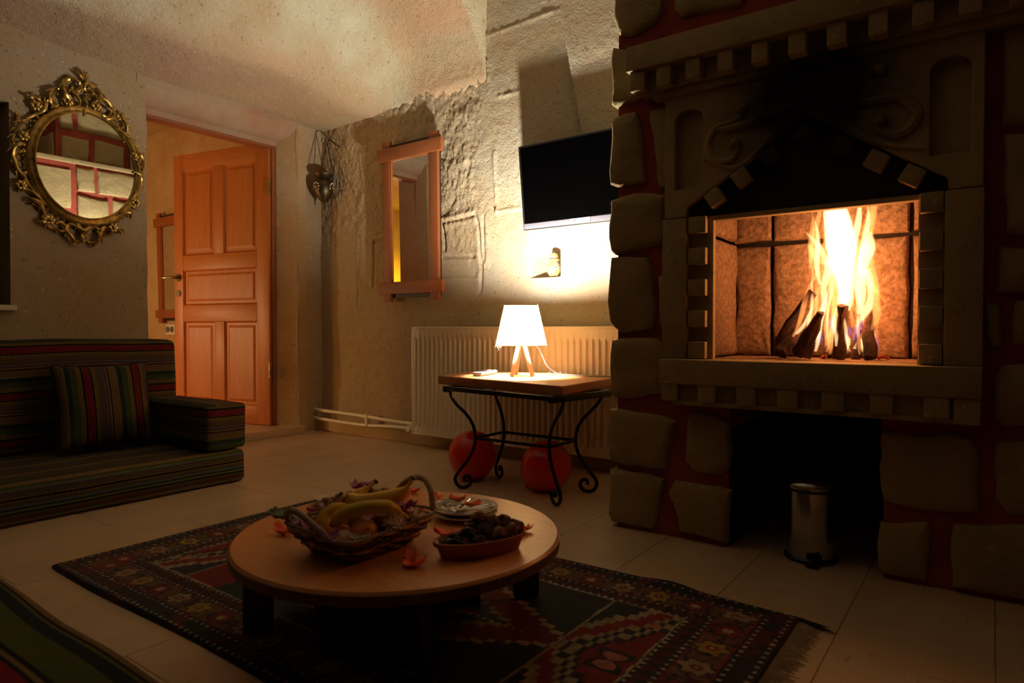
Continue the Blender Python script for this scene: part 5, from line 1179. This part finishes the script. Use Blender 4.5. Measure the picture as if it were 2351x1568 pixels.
# oval dishes
def odish(label, c_, ang, L_, W_, h_):
    t_ = thing('oval_dish', label, 'dish', (c_[0], c_[1], tz), 'oval terracotta dishes')
    obj('dish_body', MB().lathe([(0, 0), (.80, 0), (.84, .002), (.93, h_ - .010), (.985, h_ - .009), (1.0, h_ - .006), (.99, h_ - .001), (.955, h_), (.90, h_ - .003), (.78, .008), (0, .007)], (c_[0], c_[1], tz + .0005), 56, L_, W_, ang), m_terra, t_, smooth=45)
    return t_
def oblob(p, r_, sc, seed, rough=.25):
    return MB().ball(p, r_, 14, 10, sc=sc, fn=lambda d: 1 + rough * noise.noise(d * 1.9 + Vector((seed, 0, 0))) + .10 * noise.noise(d * 5 + Vector((seed, 5, 0))), rot=Matrix.Rotation(seed * 1.7, 3, 'Z') @ Matrix.Rotation(math.sin(seed) * .6, 3, 'X'))
dc, da = (-.836, 1.035), math.atan2(1.123 - .953, -.791 + .875)
odish('oval terracotta dish of dried fruit at the right of the round table', dc, da, .102, .050, .034)
dx_, dy_ = Vector((math.cos(da), math.sin(da), 0)), Vector((-math.sin(da), math.cos(da), 0))
PL = [('prune', -.072, -.004, .034, m_prune), ('prune', -.050, -.020, .036, m_prune), ('prune', -.048, .018, .036, m_prune), ('prune', -.026, .000, .048, m_prune), ('prune', -.020, -.026, .037, m_prune), ('prune', -.010, .024, .052, m_prune), ('prune', .004, -.008, .050, m_prune),
      ('fig', .006, .026, .068, m_fig), ('fig', .032, .012, .060, m_fig), ('fig', .030, -.022, .042, m_fig), ('fig', .058, .014, .056, m_fig), ('fig', .062, -.010, .042, m_fig), ('fig', .082, .004, .045, m_fig)]
LB = ['dark prune at the left tip of the oval dish', 'dark prune at the near left rim of the oval dish', 'dark prune at the far left side of the oval dish', 'black wrinkled prune on top of the left heap', 'shiny dark prune at the near middle rim of the dish', 'tall dark prune at the far middle of the dish', 'dark prune standing in the middle of the heap, before the figs',
      'greyish fig topmost in the middle of the heap', 'brown open fig right of the topmost one', 'pale dried fig at the near right rim with a light spot', 'rounded brown fig at the far right of the heap', 'small dark fig low at the right', 'brown pointed fig at the right tip of the dish']
for i, (k, a, b_, z_, mt_) in enumerate(PL):
    p = Vector((*dc, tz + z_ - .006)) + dx_ * a + dy_ * b_ * .95
    o = obj(k, oblob(p, .0175, (1, 1, .62) if k == 'prune' else (.95, 1, .85), i * 1.3, .45), mt_, smooth=60); tag(o, LB[i], 'dried fruit', 'prunes in the oval dish' if k == 'prune' else 'figs in the oval dish')
d2, a2 = (-1.292, 1.092), math.atan2(1.211 - .971, -1.271 + 1.312)
odish('oval terracotta dish of walnuts behind the fruit basket', d2, a2, .125, .048, .028)
ex_, ey_ = Vector((math.cos(a2), math.sin(a2), 0)), Vector((-math.sin(a2), math.cos(a2), 0))
for i, (a, b_, z_) in enumerate([(-.095, 0, .024), (-.066, .016, .026), (-.064, -.016, .028), (-.036, .004, .034), (-.008, -.018, .030), (.0, .018, .030), (.030, .0, .036), (.058, .014, .030), (.062, -.016, .030), (.092, 0, .028)]):
    p = Vector((*d2, tz + z_)) + ex_ * a + ey_ * b_
    o = obj('walnut', oblob(p, .0150, (1, .85, .85), i * 2.1, .35), m_nut, smooth=60); tag(o, ['walnut at the near left tip of the rear oval dish', 'walnut second from the left tip of the rear dish, far side', 'walnut second from the left tip of the rear dish, near side', 'walnut in the middle of the left half of the rear dish', 'walnut just left of the purple petals, near rim', 'walnut just left of the purple petals, far rim', 'walnut directly under the purple petals of the rear dish', 'walnut right of the petals at the far rim of the rear dish', 'walnut right of the petals at the near rim of the rear dish', 'walnut at the far right tip of the rear oval dish'][i], 'nut', 'walnuts in the rear oval dish')
for i, (p, sz, lb) in enumerate([((.012, 0, .050), .024, 'purple petal lying on the walnuts of the rear dish, left one'), ((.050, .006, .048), .020, 'purple petal lying on the walnuts of the rear dish, right one')]):
    q = Vector((*d2, tz + p[2])) + ex_ * p[0] + ey_ * p[1]; put_petal('petal', lb, tuple(q), sz, i * 1.3, m_petp, 31 + i, curl=.9)
# petals and flowers in the basket
BP = [((-1.091, .806, .258), .024, m_petp, 'purple petal at the left end of the basket inside the handle'), ((-1.016, .802, .252), .018, m_petp, 'dark pink petal at the near corner of the basket'), ((-1.001, .893, .276), .018, m_petp, 'bright pink petal just under the front banana'),
      ((-1.007, .992, .268), .026, m_petp, 'large magenta petal behind the right end of the front banana'), ((-1.090, .884, .282), .026, m_petp, 'long purple petal left of where the bananas cross'), ((-.982, .962, .262), .024, m_petp, 'dark purple petal under the stalk of the front banana'),
      ((-1.124, .818, .258), .024, m_petl, 'pale lilac petal at the left corner of the basket'), ((-1.122, .905, .276), .024, m_petl, 'whitish lilac petal behind the crossing bananas at left'), ((-1.040, .797, .256), .018, m_petl, 'lilac petal hanging at the near left rim of the basket'), ((-1.100, .850, .276), .020, m_petl, 'lilac petal over the yellow green pear')]
for i, (p, sz, mt_, lb) in enumerate(BP): put_petal('petal', lb, p, sz, i * 1.1, mt_, 41 + i, group='petals in the wicker basket', tilt=(.5 * math.sin(i * 2.2), .5 * math.cos(i * 1.7)), curl=.8)
def mum(label, c_, r):
    t_ = thing('flower', label, 'flower', c_, 'white chrysanthemums in the wicker basket'); rr_ = random.Random(int(c_[0] * 1e4)); c_ = Vector(c_)
    obj('heart', MB().ball(c_, r * .42, 10, 7), m_lining if False else m_petw, t_)
    mb = MB()
    for k in range(70):
        th, ph = math.acos(rr_.uniform(-.2, 1)), rr_.uniform(0, 6.28); d = Vector((math.sin(th) * math.cos(ph), math.sin(th) * math.sin(ph), math.cos(th)))
        mb.tube([c_ + d * r * .3, c_ + d * r * .75 + Vector((0, 0, .001)), c_ + d * r * rr_.uniform(.95, 1.15) + Vector((0, 0, .002))], [.0012, .0022, .0009], 5, flat=.5)
    obj('petals', mb, m_petw, t_)['kind'] = 'stuff'
mum('white chrysanthemum at the right of the basket beside the larger orange', (-.958, .912, .262), .025)
mum('white chrysanthemum near the right handle, behind the first flower', (-.962, .972, .258), .023)
mum('white chrysanthemum lowest, at the near corner before the oranges', (-.992, .815, .250), .018)
sp = thing('leaf_sprig', 'dark green leaf sprig sticking out over the left rim of the basket', 'leaves', (-1.16, .80, .262))
for i, (a, l_) in enumerate(((2.6, .045), (3.3, .050), (3.9, .040), (2.0, .030))):
    vs, fs = petal(l_ * .5, 60 + i, .4); m4 = Matrix.Translation((-1.155 + math.cos(a) * l_ * .5, .805 + math.sin(a) * l_ * .5, .262 + .004 * i)) @ Matrix.Rotation(a, 4, 'Z') @ Matrix.Rotation(-.2, 4, 'Y')
    o = obj('leaf', MB().add([m4 @ Vector(v) for v in vs], fs), m_leaf, sp, smooth=80); o.modifiers.new('thickness', 'SOLIDIFY').thickness = .0006
o = put_petal('leaf', 'pale green leaf at the near rim in front of the larger orange', (-.968, .832, .252), .020, .6, M('pale_leaf', (.45, .50, .35), .5), 71, 'leaf')
